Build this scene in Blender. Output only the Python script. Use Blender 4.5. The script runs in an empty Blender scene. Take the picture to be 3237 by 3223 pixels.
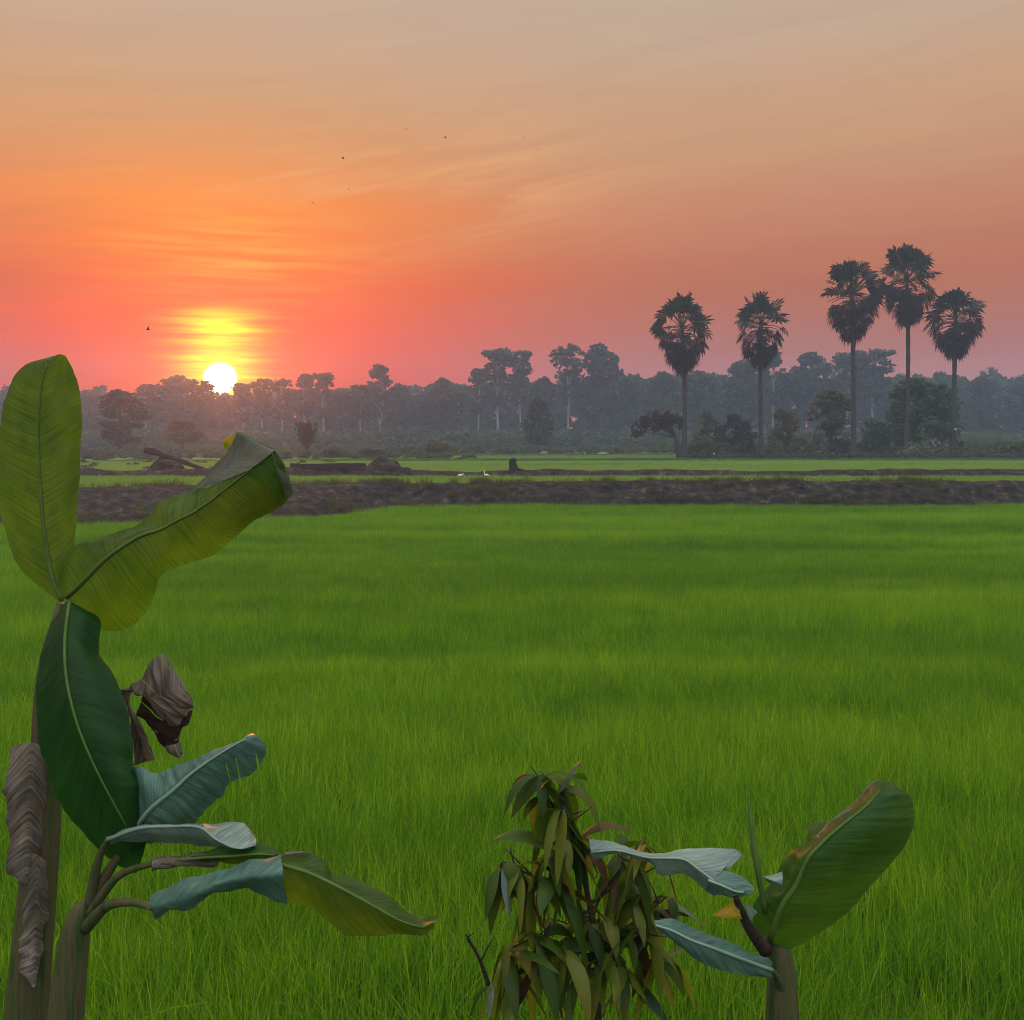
import bpy, math, random
import numpy as np
from mathutils import Vector, noise as mnoise

R = math.radians
scene = bpy.context.scene
COL = scene.collection
CAM_H = 3.0
F = 1024.0            # focal length in pixels of the 1024-wide frame
HOR = 440.0           # row of the horizon
S3 = 3.1611           # source photo pixels -> 1024 frame
SD = 1.88672          # half-scale survey pixels -> 1024 frame
TERR = 0.95           # level of the raised paddies behind the dike


def W(x, y, d):
    """source-photo direction (x, y) seen at distance d -> metres"""
    return np.array([(x / S3 - 512) / F * d, d, CAM_H - (y / S3 - HOR) / F * d])


def D(x, y, d):
    return np.array([(x / SD - 512) / F * d, d, CAM_H - (y / SD - HOR) / F * d])


def lin(r, g, b):
    def f(c):
        c /= 255.0
        return c / 12.92 if c <= 0.04045 else ((c + 0.055) / 1.055) ** 2.4
    return (f(r), f(g), f(b), 1.0)


# ------------------------------------------------------------------ objects
def tag(o, label=None, cat=None, group=None, kind=None):
    if label: o['label'] = label
    if cat: o['category'] = cat
    if group: o['group'] = group
    if kind: o['kind'] = kind
    return o


def empty(name, loc, rz=0.0):
    o = bpy.data.objects.new(name, None)
    COL.objects.link(o)
    o.location = loc
    o.rotation_euler = (0, 0, rz)
    o.empty_display_size = 0.2
    return o


def make_mesh(name, V, Fc, mat=None, uv=None, tone=None, smooth=False):
    me = bpy.data.meshes.new(name)
    V = np.asarray(V, dtype=np.float32)
    if isinstance(Fc, np.ndarray):
        n, k = Fc.shape
        me.vertices.add(len(V))
        me.vertices.foreach_set('co', V.ravel())
        me.loops.add(n * k)
        me.loops.foreach_set('vertex_index', Fc.astype(np.int32).ravel())
        me.polygons.add(n)
        me.polygons.foreach_set('loop_start', np.arange(0, n * k, k, dtype=np.int32))
        me.update(calc_edges=True)
    else:
        me.from_pydata([tuple(map(float, v)) for v in V], [], Fc)
        me.update()
    if uv is not None:
        l = me.uv_layers.new(name='UVMap')
        idx = np.empty(len(me.loops), dtype=np.int32)
        me.loops.foreach_get('vertex_index', idx)
        l.data.foreach_set('uv', np.asarray(uv, dtype=np.float32)[idx].ravel())
    if tone is not None:
        a = me.attributes.new('tone', 'FLOAT', 'POINT')
        a.data.foreach_set('value', np.asarray(tone, dtype=np.float32))
    if smooth:
        me.polygons.foreach_set('use_smooth', np.ones(len(me.polygons), dtype=bool))
    if mat: me.materials.append(mat)
    return me


def obj(name, me, parent=None, loc=None):
    o = bpy.data.objects.new(name, me)
    COL.objects.link(o)
    if parent: o.parent = parent
    if loc is not None: o.location = loc
    return o


class MB:
    """collects pieces, builds ONE mesh"""
    def __init__(self):
        self.v, self.f, self.t, self.n = [], [], [], 0

    def add(self, V, Fc, tone=0.5):
        V = np.asarray(V, dtype=float)
        self.v.append(V)
        for f in Fc:
            self.f.append([int(i) + self.n for i in f])
        self.t.append(np.full(len(V), tone) if np.isscalar(tone) else np.asarray(tone))
        self.n += len(V)

    def mesh(self, name, mat, smooth=True):
        return make_mesh(name, np.vstack(self.v), self.f, mat, tone=np.concatenate(self.t), smooth=smooth)


def tube(path, radii, n=8, cap=True):
    P = np.asarray(path, dtype=float)
    m = len(P)
    rad = np.broadcast_to(np.asarray(radii, dtype=float), (m,))
    T = np.gradient(P, axis=0)
    T /= np.linalg.norm(T, axis=1)[:, None] + 1e-9
    up = np.array([0.0, 1.0, 0.0]) if abs(T[0][1]) < 0.8 else np.array([1.0, 0, 0])
    V = []
    A = np.cross(T[0], up); A /= np.linalg.norm(A)
    for i in range(m):
        A = A - T[i] * np.dot(A, T[i]); A /= np.linalg.norm(A) + 1e-9
        B = np.cross(T[i], A)
        for k in range(n):
            a = 2 * math.pi * k / n
            V.append(P[i] + rad[i] * (math.cos(a) * A + math.sin(a) * B))
    Fc = []
    for i in range(m - 1):
        for k in range(n):
            k2 = (k + 1) % n
            Fc.append((i * n + k, i * n + k2, (i + 1) * n + k2, (i + 1) * n + k))
    if cap:
        Fc.append(tuple(range(n - 1, -1, -1)))
        Fc.append(tuple((m - 1) * n + k for k in range(n)))
    return np.array(V), Fc


def crom(P, t):
    """Catmull-Rom through rows of P (m, ...) at parameters t in [0, m-1]"""
    P = np.asarray(P, dtype=float)
    m = len(P)
    out = []
    for x in t:
        i = min(int(x), m - 2)
        u = x - i
        p1, p2 = P[i], P[i + 1]
        p0 = P[i - 1] if i > 0 else 2 * p1 - p2
        p3 = P[i + 2] if i + 2 < m else 2 * p2 - p1
        out.append(0.5 * (2 * p1 + (p2 - p0) * u + (2 * p0 - 5 * p1 + 4 * p2 - p3) * u * u + (3 * p1 - p0 - 3 * p2 + p3) * u ** 3))
    return np.array(out)


def fbm(x, y, z=0.0, octv=4):
    s, a, f = 0.0, 1.0, 1.0
    for _ in range(octv):
        s += a * mnoise.noise(Vector((x * f, y * f, z * f + 3.7)))
        a *= 0.5; f *= 2.03
    return s


# ------------------------------------------------------------------ materials
def new_mat(name):
    m = bpy.data.materials.new(name)
    m.use_nodes = True
    m.node_tree.nodes.clear()
    return m, m.node_tree


def nd(nt, typ, **kw):
    n = nt.nodes.new(typ)
    for k, v in kw.items(): setattr(n, k, v)
    return n


def setin(n, **kw):
    for k, v in kw.items():
        n.inputs[k.replace('_', ' ')].default_value = v


def ramp(nt, stops, interp='LINEAR'):
    r = nd(nt, 'ShaderNodeValToRGB')
    cr = r.color_ramp
    cr.interpolation = interp
    while len(cr.elements) < len(stops): cr.elements.new(0.5)
    for e, (p, c) in zip(cr.elements, stops):
        e.position = p; e.color = c
    return r


def leafy(name, cols, trans_cols, trans=0.4, rough=0.55, spec=0.3, inst=False, world_scale=None, veins=None, bump=0.0, vlo=.62, vhi=1.3):
    """thin-leaf material: diffuse + gloss mixed with translucency, colour from the 'tone' attribute"""
    m, nt = new_mat(name)
    L = nt.links.new
    out = nd(nt, 'ShaderNodeOutputMaterial')
    at = nd(nt, 'ShaderNodeAttribute'); at.attribute_name = 'tone'
    fac = at.outputs['Fac']
    if inst:
        ai = nd(nt, 'ShaderNodeAttribute'); ai.attribute_type = 'INSTANCER'; ai.attribute_name = 'itone'
        mx = nd(nt, 'ShaderNodeMath', operation='MULTIPLY_ADD'); mx.inputs[1].default_value = 0.66
        ad = nd(nt, 'ShaderNodeMath', operation='MULTIPLY'); ad.inputs[1].default_value = 0.40
        L(ai.outputs['Fac'], ad.inputs[0]); L(at.outputs['Fac'], mx.inputs[0]); L(ad.outputs[0], mx.inputs[2])
        fac = mx.outputs[0]
    if world_scale:
        g = nd(nt, 'ShaderNodeNewGeometry')
        nz = nd(nt, 'ShaderNodeTexNoise'); nz.inputs['Scale'].default_value = world_scale; nz.inputs['Detail'].default_value = 3
        L(g.outputs['Position'], nz.inputs['Vector'])
        mm = nd(nt, 'ShaderNodeMath', operation='MULTIPLY_ADD'); mm.inputs[1].default_value = 0.9; mm.inputs[2].default_value = -0.45
        L(nz.outputs['Fac'], mm.inputs[0])
        aa = nd(nt, 'ShaderNodeMath', operation='ADD'); aa.use_clamp = True
        L(fac, aa.inputs[0]); L(mm.outputs[0], aa.inputs[1]); fac = aa.outputs[0]
    n = len(cols)
    r1 = ramp(nt, [(i / max(1, n - 1), c) for i, c in enumerate(cols)])
    r2 = ramp(nt, [(i / max(1, n - 1), c) for i, c in enumerate(trans_cols)])
    L(fac, r1.inputs[0]); L(fac, r2.inputs[0])
    p = nd(nt, 'ShaderNodeBsdfPrincipled')
    p.inputs['Roughness'].default_value = rough
    p.inputs['Specular IOR Level'].default_value = spec
    t = nd(nt, 'ShaderNodeBsdfTranslucent')
    c1, c2 = r1.outputs[0], r2.outputs[0]
    if veins:
        uvn = nd(nt, 'ShaderNodeUVMap')
        mp = nd(nt, 'ShaderNodeMapping'); mp.inputs['Scale'].default_value = (veins, 1.2, 1)
        L(uvn.outputs[0], mp.inputs[0])
        vn = nd(nt, 'ShaderNodeTexNoise'); vn.inputs['Scale'].default_value = 1.0; vn.inputs['Detail'].default_value = 3
        L(mp.outputs[0], vn.inputs['Vector'])
        mp2 = nd(nt, 'ShaderNodeMapping'); mp2.inputs['Scale'].default_value = (5.0, 3.0, 1)
        L(uvn.outputs[0], mp2.inputs[0])
        vb = nd(nt, 'ShaderNodeTexNoise'); vb.inputs['Scale'].default_value = 1.3; vb.inputs['Detail'].default_value = 4
        L(mp2.outputs[0], vb.inputs['Vector'])
        vr = ramp(nt, [(0.3, (vlo, vlo, vlo, 1)), (0.7, (vhi, vhi, vhi * .97, 1))]); L(vn.outputs['Fac'], vr.inputs[0])
        vr2 = ramp(nt, [(0.3, (0.68, 0.76, 0.85, 1)), (0.7, (1.22, 1.15, 1.0, 1))]); L(vb.outputs['Fac'], vr2.inputs[0])
        outs = []
        for c in (c1, c2):
            a = nd(nt, 'ShaderNodeMix', data_type='RGBA', blend_type='MULTIPLY'); a.inputs[0].default_value = 1
            b = nd(nt, 'ShaderNodeMix', data_type='RGBA', blend_type='MULTIPLY'); b.inputs[0].default_value = 1
            L(c, a.inputs[6]); L(vr.outputs[0], a.inputs[7]); L(a.outputs[2], b.inputs[6]); L(vr2.outputs[0], b.inputs[7])
            outs.append(b.outputs[2])
        ux = nd(nt, 'ShaderNodeSeparateXYZ'); L(uvn.outputs[0], ux.inputs[0])
        ed = nd(nt, 'ShaderNodeMath', operation='SUBTRACT'); L(ux.outputs[1], ed.inputs[0]); ed.inputs[1].default_value = .5
        ea = nd(nt, 'ShaderNodeMath', operation='ABSOLUTE'); L(ed.outputs[0], ea.inputs[0])
        mp3 = nd(nt, 'ShaderNodeMapping'); mp3.inputs['Scale'].default_value = (26, 5, 1); L(uvn.outputs[0], mp3.inputs[0])
        en = nd(nt, 'ShaderNodeTexNoise'); en.inputs['Scale'].default_value = 1.0; en.inputs['Detail'].default_value = 5; L(mp3.outputs[0], en.inputs['Vector'])
        em = nd(nt, 'ShaderNodeMath', operation='MULTIPLY_ADD'); L(en.outputs['Fac'], em.inputs[0]); em.inputs[1].default_value = .11; L(ea.outputs[0], em.inputs[2])
        er = nd(nt, 'ShaderNodeMapRange'); L(em.outputs[0], er.inputs[0]); er.inputs[1].default_value = .545; er.inputs[2].default_value = .57
        mp4 = nd(nt, 'ShaderNodeMapping'); mp4.inputs['Scale'].default_value = (30, 9, 1); L(uvn.outputs[0], mp4.inputs[0])
        sn = nd(nt, 'ShaderNodeTexNoise'); sn.inputs['Scale'].default_value = 1.0; sn.inputs['Detail'].default_value = 2; L(mp4.outputs[0], sn.inputs['Vector'])
        sr = nd(nt, 'ShaderNodeMapRange'); L(sn.outputs['Fac'], sr.inputs[0]); sr.inputs[1].default_value = .76; sr.inputs[2].default_value = .80
        mxx = nd(nt, 'ShaderNodeMath', operation='MAXIMUM'); L(er.outputs[0], mxx.inputs[0]); L(sr.outputs[0], mxx.inputs[1])
        mul = nd(nt, 'ShaderNodeMath', operation='MULTIPLY'); L(mxx.outputs[0], mul.inputs[0]); mul.inputs[1].default_value = .75
        outs2 = []
        for c, dc in zip(outs, ((.10, .08, .05, 1), (.10, .08, .03, 1))):
            a = nd(nt, 'ShaderNodeMix', data_type='RGBA'); L(mul.outputs[0], a.inputs[0]); L(c, a.inputs[6]); a.inputs[7].default_value = dc
            outs2.append(a.outputs[2])
        c1, c2 = outs2
        if bump:
            bp = nd(nt, 'ShaderNodeBump'); bp.inputs['Strength'].default_value = bump; bp.inputs['Distance'].default_value = 0.004
            L(vn.outputs['Fac'], bp.inputs['Height'])
            L(bp.outputs[0], p.inputs['Normal'])
    L(c1, p.inputs['Base Color']); L(c2, t.inputs['Color'])
    mix = nd(nt, 'ShaderNodeMixShader'); mix.inputs[0].default_value = trans
    L(p.outputs[0], mix.inputs[1]); L(t.outputs[0], mix.inputs[2]); L(mix.outputs[0], out.inputs['Surface'])
    return m


def earthy(name, cols, scale=3.0, rough=0.95, bump=0.4, stretch=(1, 1, 1), dist=0.05):
    m, nt = new_mat(name)
    L = nt.links.new
    out = nd(nt, 'ShaderNodeOutputMaterial')
    g = nd(nt, 'ShaderNodeNewGeometry')
    mp = nd(nt, 'ShaderNodeMapping'); mp.inputs['Scale'].default_value = stretch
    L(g.outputs['Position'], mp.inputs[0])
    nz = nd(nt, 'ShaderNodeTexNoise'); nz.inputs['Scale'].default_value = scale; nz.inputs['Detail'].default_value = 7; nz.inputs['Roughness'].default_value = 0.68
    L(mp.outputs[0], nz.inputs['Vector'])
    n = len(cols)
    r = ramp(nt, [(0.3 + 0.4 * i / max(1, n - 1), c) for i, c in enumerate(cols)])
    L(nz.outputs['Fac'], r.inputs[0])
    p = nd(nt, 'ShaderNodeBsdfPrincipled'); p.inputs['Roughness'].default_value = rough; p.inputs['Specular IOR Level'].default_value = 0.15
    L(r.outputs[0], p.inputs['Base Color'])
    b = nd(nt, 'ShaderNodeBump'); b.inputs['Strength'].default_value = bump; b.inputs['Distance'].default_value = dist
    L(nz.outputs['Fac'], b.inputs['Height']); L(b.outputs[0], p.inputs['Normal'])
    L(p.outputs[0], out.inputs['Surface'])
    return m


def c4(r, g, b): return (r, g, b, 1.0)


M = {}
M['rice'] = leafy('rice_blade', [c4(.030, .105, .003), c4(.118, .275, .007), c4(.33, .50, .020)],
                  [c4(.06, .20, .003), c4(.185, .43, .007), c4(.42, .63, .020)], trans=0.42, rough=0.6, spec=0.12, inst=True)
M['rice_far'] = leafy('young_rice', [c4(.10, .18, .02), c4(.19, .31, .04), c4(.30, .43, .07)],
                      [c4(.14, .28, .03), c4(.22, .40, .05), c4(.32, .5, .08)], trans=0.4, rough=0.7, spec=0.08, inst=True)
M['dry_grass'] = leafy('bank_grass', [c4(.05, .09, .02), c4(.10, .10, .035), c4(.16, .13, .07)],
                       [c4(.05, .10, .015), c4(.10, .10, .03), c4(.16, .13, .06)], trans=0.3, rough=0.7, spec=0.1, inst=True)
M['undergrowth'] = leafy('undergrowth_leaf', [c4(.03, .05, .018), c4(.06, .085, .035), c4(.11, .11, .06)],
                         [c4(.04, .07, .015), c4(.07, .10, .03), c4(.10, .11, .05)], trans=0.3, rough=0.7, spec=0.1, inst=True)
TREE_TONES = {
    'green': ([c4(.024, .058, .022), c4(.045, .092, .036), c4(.075, .13, .05)], [c4(.03, .07, .012), c4(.05, .10, .02), c4(.08, .13, .03)]),
    'teal': ([c4(.026, .055, .042), c4(.043, .082, .066), c4(.068, .115, .09)], [c4(.02, .05, .02), c4(.04, .08, .03), c4(.06, .11, .04)]),  # far haze partly put into this bluer, lighter leaf colour
    'dark': ([c4(.018, .030, .022), c4(.032, .048, .034), c4(.05, .07, .045)], [c4(.015, .025, .01), c4(.02, .035, .015), c4(.03, .05, .02)]),
    'brown': ([c4(.055, .062, .025), c4(.10, .095, .04), c4(.16, .135, .055)], [c4(.06, .06, .015), c4(.10, .09, .02), c4(.14, .12, .03)]),
    'red': ([c4(.03, .02, .016), c4(.05, .028, .02), c4(.075, .042, .03)], [c4(.05, .025, .015), c4(.07, .035, .02), c4(.09, .05, .03)]),
    'pale': ([c4(.10, .13, .07), c4(.16, .19, .11), c4(.24, .27, .18)], [c4(.10, .14, .05), c4(.15, .19, .08), c4(.2, .25, .12)]),
}
for k, (a, b) in TREE_TONES.items():
    M['fol_' + k] = leafy(k + '_foliage', a, b, trans=0.3, rough=0.7, spec=0.12, world_scale=0.16)
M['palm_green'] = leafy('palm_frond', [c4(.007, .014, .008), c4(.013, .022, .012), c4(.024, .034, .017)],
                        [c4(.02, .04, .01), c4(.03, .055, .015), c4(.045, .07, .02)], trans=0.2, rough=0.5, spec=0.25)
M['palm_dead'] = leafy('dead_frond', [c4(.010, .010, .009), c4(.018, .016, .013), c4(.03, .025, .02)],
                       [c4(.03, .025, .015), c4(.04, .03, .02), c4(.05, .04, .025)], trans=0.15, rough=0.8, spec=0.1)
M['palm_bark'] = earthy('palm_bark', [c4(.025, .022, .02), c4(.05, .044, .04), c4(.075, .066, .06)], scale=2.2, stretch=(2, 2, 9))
M['bark'] = earthy('tree_bark', [c4(.03, .025, .02), c4(.06, .05, .04), c4(.09, .075, .06)], scale=3, stretch=(2, 2, .6))
M['pale_bark'] = earthy('pale_bark', [c4(.18, .165, .15), c4(.30, .28, .26), c4(.42, .40, .37)], scale=1.5, stretch=(2, 2, .4), bump=0.2)
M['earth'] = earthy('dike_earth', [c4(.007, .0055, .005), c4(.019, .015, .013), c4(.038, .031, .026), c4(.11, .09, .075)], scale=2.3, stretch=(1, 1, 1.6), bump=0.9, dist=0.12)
M['mud'] = earthy('paddy_mud', [c4(.015, .035, .006), c4(.025, .055, .008), c4(.035, .07, .012)], scale=.8)
M['terrace'] = earthy('terrace_soil', [c4(.07, .12, .03), c4(.11, .17, .04), c4(.17, .19, .08)], scale=.25, stretch=(.25, 1, 1), bump=0.15)
M['timber'] = earthy('weathered_timber', [c4(.012, .010, .010), c4(.028, .023, .022), c4(.05, .042, .038)], scale=5, stretch=(.6, 3, 3))
M['feather'] = earthy('white_feather', [c4(.7, .7, .68), c4(.82, .82, .8)], scale=8, rough=.8, bump=.1)
M['darkfeather'] = earthy('dark_feather', [c4(.02, .018, .018), c4(.035, .03, .03)], scale=8, rough=.8, bump=.1)
M['whitewash'] = earthy('weathered_white', [c4(.45, .45, .43), c4(.7, .7, .68)], scale=4, rough=.9, bump=.2)
M['ban_yellow'] = leafy('backlit_banana_leaf', [c4(.035, .085, .008), c4(.06, .13, .012)], [c4(.13, .27, .004), c4(.21, .36, .006)], trans=0.52, rough=0.42, spec=0.35, veins=190, bump=.35)
M['ban_green'] = leafy('green_banana_leaf', [c4(.022, .08, .008), c4(.038, .115, .011)], [c4(.05, .17, .005), c4(.09, .23, .007)], trans=0.46, rough=0.42, spec=0.25, veins=190, bump=.35)
M['ban_dark'] = leafy('dark_banana_leaf', [c4(.008, .045, .008), c4(.014, .07, .010)], [c4(.012, .09, .004), c4(.02, .13, .006)], trans=0.34, rough=0.45, spec=0.18, veins=190, bump=.35)
M['ban_sky_sheen'] = leafy('sky_sheen_banana_leaf', [c4(.05, .13, .10), c4(.09, .19, .15)], [c4(.04, .12, .05), c4(.06, .16, .06)], trans=0.18, rough=0.42, spec=0.5, veins=120, bump=.5)  # blue-green sky reflection is painted into this leaf colour
M['ban_pale'] = leafy('pale_banana_leaf', [c4(.13, .20, .17), c4(.22, .3, .26)], [c4(.08, .16, .06), c4(.1, .2, .08)], trans=0.18, rough=0.45, spec=0.5, veins=120, bump=.6)  # pale sky reflection put into the colour; also serves whitish scraps
M['ban_gloss'] = leafy('painted_leaf_gloss', [c4(.075, .085, .055), c4(.14, .15, .115)], [c4(.10, .12, .03), c4(.14, .15, .05)], trans=0.3, rough=0.45, spec=0.4, veins=150, bump=.6)  # grey gloss of the folded tip put into the colour
M['ban_dry'] = leafy('dry_banana_leaf', [c4(.06, .048, .038), c4(.15, .125, .10), c4(.32, .28, .24)], [c4(.10, .06, .04), c4(.16, .1, .06), c4(.2, .14, .1)], trans=0.15, rough=0.75, spec=0.15, veins=75, bump=1.0, vlo=.3, vhi=1.55)
M['ban_burnt'] = leafy('withered_leaf', [c4(.022, .012, .010), c4(.045, .025, .02), c4(.08, .05, .04)], [c4(.03, .01, .008), c4(.05, .02, .014), c4(.06, .03, .02)], trans=0.12, rough=0.75, spec=0.2, veins=60, bump=.9)
M['ban_gold'] = leafy('yellowed_leaf', [c4(.3, .24, .02), c4(.42, .34, .03)], [c4(.5, .36, .02), c4(.6, .45, .03)], trans=0.45, rough=0.45, spec=0.4, veins=90, bump=.4)
M['midrib'] = earthy('leaf_midrib', [c4(.05, .10, .015), c4(.09, .15, .03)], scale=9, rough=.45, bump=.1)
M['midrib_pale'] = earthy('pale_midrib', [c4(.16, .24, .19), c4(.24, .33, .27)], scale=9, rough=.5, bump=.1)
M['stem'] = earthy('banana_stem', [c4(.015, .04, .010), c4(.045, .075, .018), c4(.10, .075, .04), c4(.05, .035, .02)], scale=7, rough=.6, stretch=(6, 6, .35), bump=.5, dist=.01)
M['twig'] = earthy('sapling_bark', [c4(.02, .012, .010), c4(.04, .026, .02), c4(.06, .045, .035)], scale=14, rough=.7, bump=.3)
M['sap_green'] = leafy('sapling_leaf', [c4(.018, .05, .004), c4(.055, .10, .008), c4(.15, .17, .018)], [c4(.07, .15, .003), c4(.14, .23, .005), c4(.30, .34, .012)], trans=0.45, rough=0.42, spec=0.28)
M['sap_brown'] = leafy('bronze_leaf', [c4(.035, .014, .007), c4(.06, .03, .009), c4(.085, .055, .014)], [c4(.09, .035, .008), c4(.13, .07, .012), c4(.17, .11, .02)], trans=0.36, rough=0.45, spec=0.25)
M['sap_sheen'] = leafy('glossy_leaf', [c4(.05, .085, .07), c4(.08, .12, .10)], [c4(.05, .10, .02), c4(.07, .13, .03)], trans=0.15, rough=0.3, spec=0.6)  # grey-blue sheen painted into the colour of a few leaves

rng = np.random.default_rng(7)
random.seed(7)

# ------------------------------------------------------------------ terrain
FX = [-80, -17.5, -13.6, -9.3, -7.5, -6.3, -4.8, 0, 10.5, 22, 80]
FY = [v * .875 for v in (36.2, 37.0, 37.6, 39.6, 41.2, 44.5, 46.9, 47.8, 48.2, 48.8, 49.6)]
TX = [-80, -16.6, -12.2, -8.8, -6.1, 0, 22, 80]
TY = [v * .875 for v in (44.2, 44.8, 45.6, 47.4, 49.2, 50.3, 50.7, 51.5)]
foot = lambda x: np.interp(x, FX, FY)
crest = lambda x: np.interp(x, TX, TY)


def sheet_mesh(name, x0, x1, y0, y1, nx, ny, zf, mat):
    xs = np.linspace(x0, x1, nx); ys = np.linspace(y0, y1, ny)
    V = [(x, y, zf(x, y)) for y in ys for x in xs]
    Fc = np.array([(j * nx + i, j * nx + i + 1, (j + 1) * nx + i + 1, (j + 1) * nx + i) for j in range(ny - 1) for i in range(nx - 1)])
    return make_mesh(name, V, Fc, mat, smooth=True)


g = obj('ground', sheet_mesh('ground', -240, 240, -25, 304, 25, 20, lambda x, y: 0.0, M['mud']))
tag(g, 'dark wet paddy soil under the near rice', 'ground', kind='structure')


def terrace_build():
    xs = np.linspace(-240, 240, 241)
    ts = np.linspace(0, 1, 60) ** 1.6
    V, n = [], len(xs)
    for t in ts:
        for x in xs:
            y0 = crest(x) - 0.2
            y = y0 + t * (303 - y0)
            V.append((x, y, TERR + (0.03 * fbm(x * .15, y * .15) if t > 0 else 0)))
    m = len(ts)
    Fc = np.array([(j * n + i, j * n + i + 1, (j + 1) * n + i + 1, (j + 1) * n + i) for j in range(m - 1) for i in range(n - 1)])
    return make_mesh('raised_paddies', V, Fc, M['terrace'], smooth=True)


tag(obj('raised_paddies', terrace_build()), 'raised flat paddies beyond the long earth dike', 'field', kind='structure')


def dike_build():
    xs = np.arange(-75, 75.01, 0.16)
    K = 17
    V = []
    prof_t = np.linspace(0, 1, K)
    for t in prof_t:
        for x in xs:
            f, c = foot(x), crest(x)
            # rounded crest, steep face, short drop behind
            if t < 0.8:
                u = t / 0.8
                y = f - 0.25 + (c - f + .25) * u
                z = -0.03 + (TERR + 0.30) * (1 - (1 - u) ** 1.9)
            else:
                u = (t - 0.8) / 0.2
                y = c + 0.9 * u
                z = TERR + 0.27 * (1 - u) ** .8 - 0.03 * u
            nn = fbm(x * 0.55, y * 0.9, z * 1.1, 5)
            n2 = fbm(x * 0.09 + 9, 2.2, 0, 3)
            n3 = fbm(x * 2.6, y * 3.0, z * 3.0 + 5, 2)
            amp = 0.16 * math.sin(math.pi * min(1, t / 0.95)) + 0.02
            z += amp * nn + .035 * n3 + 0.05 * n2 * (1 if .3 < t < .95 else 0)
            y += -0.30 * nn * math.sin(math.pi * min(1, t / 0.85)) if t < .85 else 0
            V.append((x, y, z))
    n = len(xs)
    Fc = np.array([(j * n + i, j * n + i + 1, (j + 1) * n + i + 1, (j + 1) * n + i) for j in range(K - 1) for i in range(n - 1)])
    return make_mesh('earth_dike', V, Fc, M['earth'], smooth=False)


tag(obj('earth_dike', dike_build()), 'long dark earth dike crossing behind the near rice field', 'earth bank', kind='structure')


def low_bank(name, label, pts, base=TERR, wid=0.9, nseed=0.0, mat=None):
    """pts: (survey x, distance, height)"""
    xs_p = [(p[0] / SD - 512) / F * p[1] for p in pts]
    xs = np.arange(xs_p[0], xs_p[-1], 0.22)
    dd = np.interp(xs, xs_p, [p[1] for p in pts]); hh = np.interp(xs, xs_p, [p[2] for p in pts])
    prof = [(-.5, -.04), (-.38, .35), (-.2, .85), (0, 1.0), (.25, .8), (.5, -.04)]
    V = []
    for (py, pz) in prof:
        for x, d, h in zip(xs, dd, hh):
            nn = fbm(x * .8 + nseed, py * 3, nseed, 4)
            hz = h * (1 + .35 * fbm(x * .22 + nseed, 1.3, 0, 3))
            V.append((x, d + py * wid * (1 + .3 * nn), base + pz * hz + (0.1 * h + .02) * nn * (1 if pz > 0 else 0)))
    n = len(xs)
    Fc = np.array([(j * n + i, j * n + i + 1, (j + 1) * n + i + 1, (j + 1) * n + i) for j in range(len(prof) - 1) for i in range(n - 1)])
    return tag(obj(name, make_mesh(name, V, Fc, mat or M['earth'])), label, 'earth bank', kind='structure')


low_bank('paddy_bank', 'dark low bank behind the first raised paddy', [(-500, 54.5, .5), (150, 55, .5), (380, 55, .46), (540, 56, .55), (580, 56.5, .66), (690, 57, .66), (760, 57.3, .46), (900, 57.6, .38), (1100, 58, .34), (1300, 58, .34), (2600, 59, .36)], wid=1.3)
low_bank('paddy_bank', 'thin bank line between the two far bright paddies', [(-500, 80, .10), (1000, 81, .16), (2600, 82, .16)], nseed=4.1, wid=.8)
low_bank('paddy_bank', 'grassy bank line in front of the palm trees', [(-500, 93, .22), (600, 94, .25), (1000, 100, .3), (1300, 103, .25), (2600, 104, .25)], nseed=8.1, wid=1.5, mat=M['mud'])
low_bank('paddy_bank', 'farthest low bank before the treeline', [(-500, 120, .35), (600, 122, .4), (1200, 135, .3), (2600, 138, .3)], nseed=12.5, wid=2, mat=M['mud'])


def mound(label, xd, yd_base, width, height, lumps, d=57.5, name='earth_mound'):
    c = D(xd, yd_base, d); c[2] = TERR - .03
    rings, seg = 9, 22
    V = []
    for i in range(rings):
        t = i / (rings - 1)
        for k in range(seg):
            a = 2 * math.pi * k / seg
            r = (1 - t) ** .75
            x, y = math.cos(a) * r, math.sin(a) * r
            h = math.sin(t * math.pi / 2) ** .8
            for (lx, lw, lh) in lumps:
                h += lh * math.exp(-((x - lx) / lw) ** 2 - (y / .5) ** 2)
            nn = fbm(x * 2.3 + xd, y * 2.3, t * 2, 4)
            V.append((x * width / 2 * (1 + .15 * nn), y * width * .38 * (1 + .15 * nn), height * h * (1 + .16 * nn) if i else -.04))
    V.append((0, 0, height * (1.0 + sum(l[2] * math.exp(-(l[0] / l[1]) ** 2) for l in lumps))))
    Fc = [(i * seg + k, i * seg + (k + 1) % seg, (i + 1) * seg + (k + 1) % seg, (i + 1) * seg + k) for i in range(rings - 1) for k in range(seg)]
    Fc += [((rings - 1) * seg + k, (rings - 1) * seg + (k + 1) % seg, rings * seg) for k in range(seg)]
    return tag(obj(name, make_mesh(name, V, Fc, M['earth']), loc=c), label, 'mound')


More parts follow.
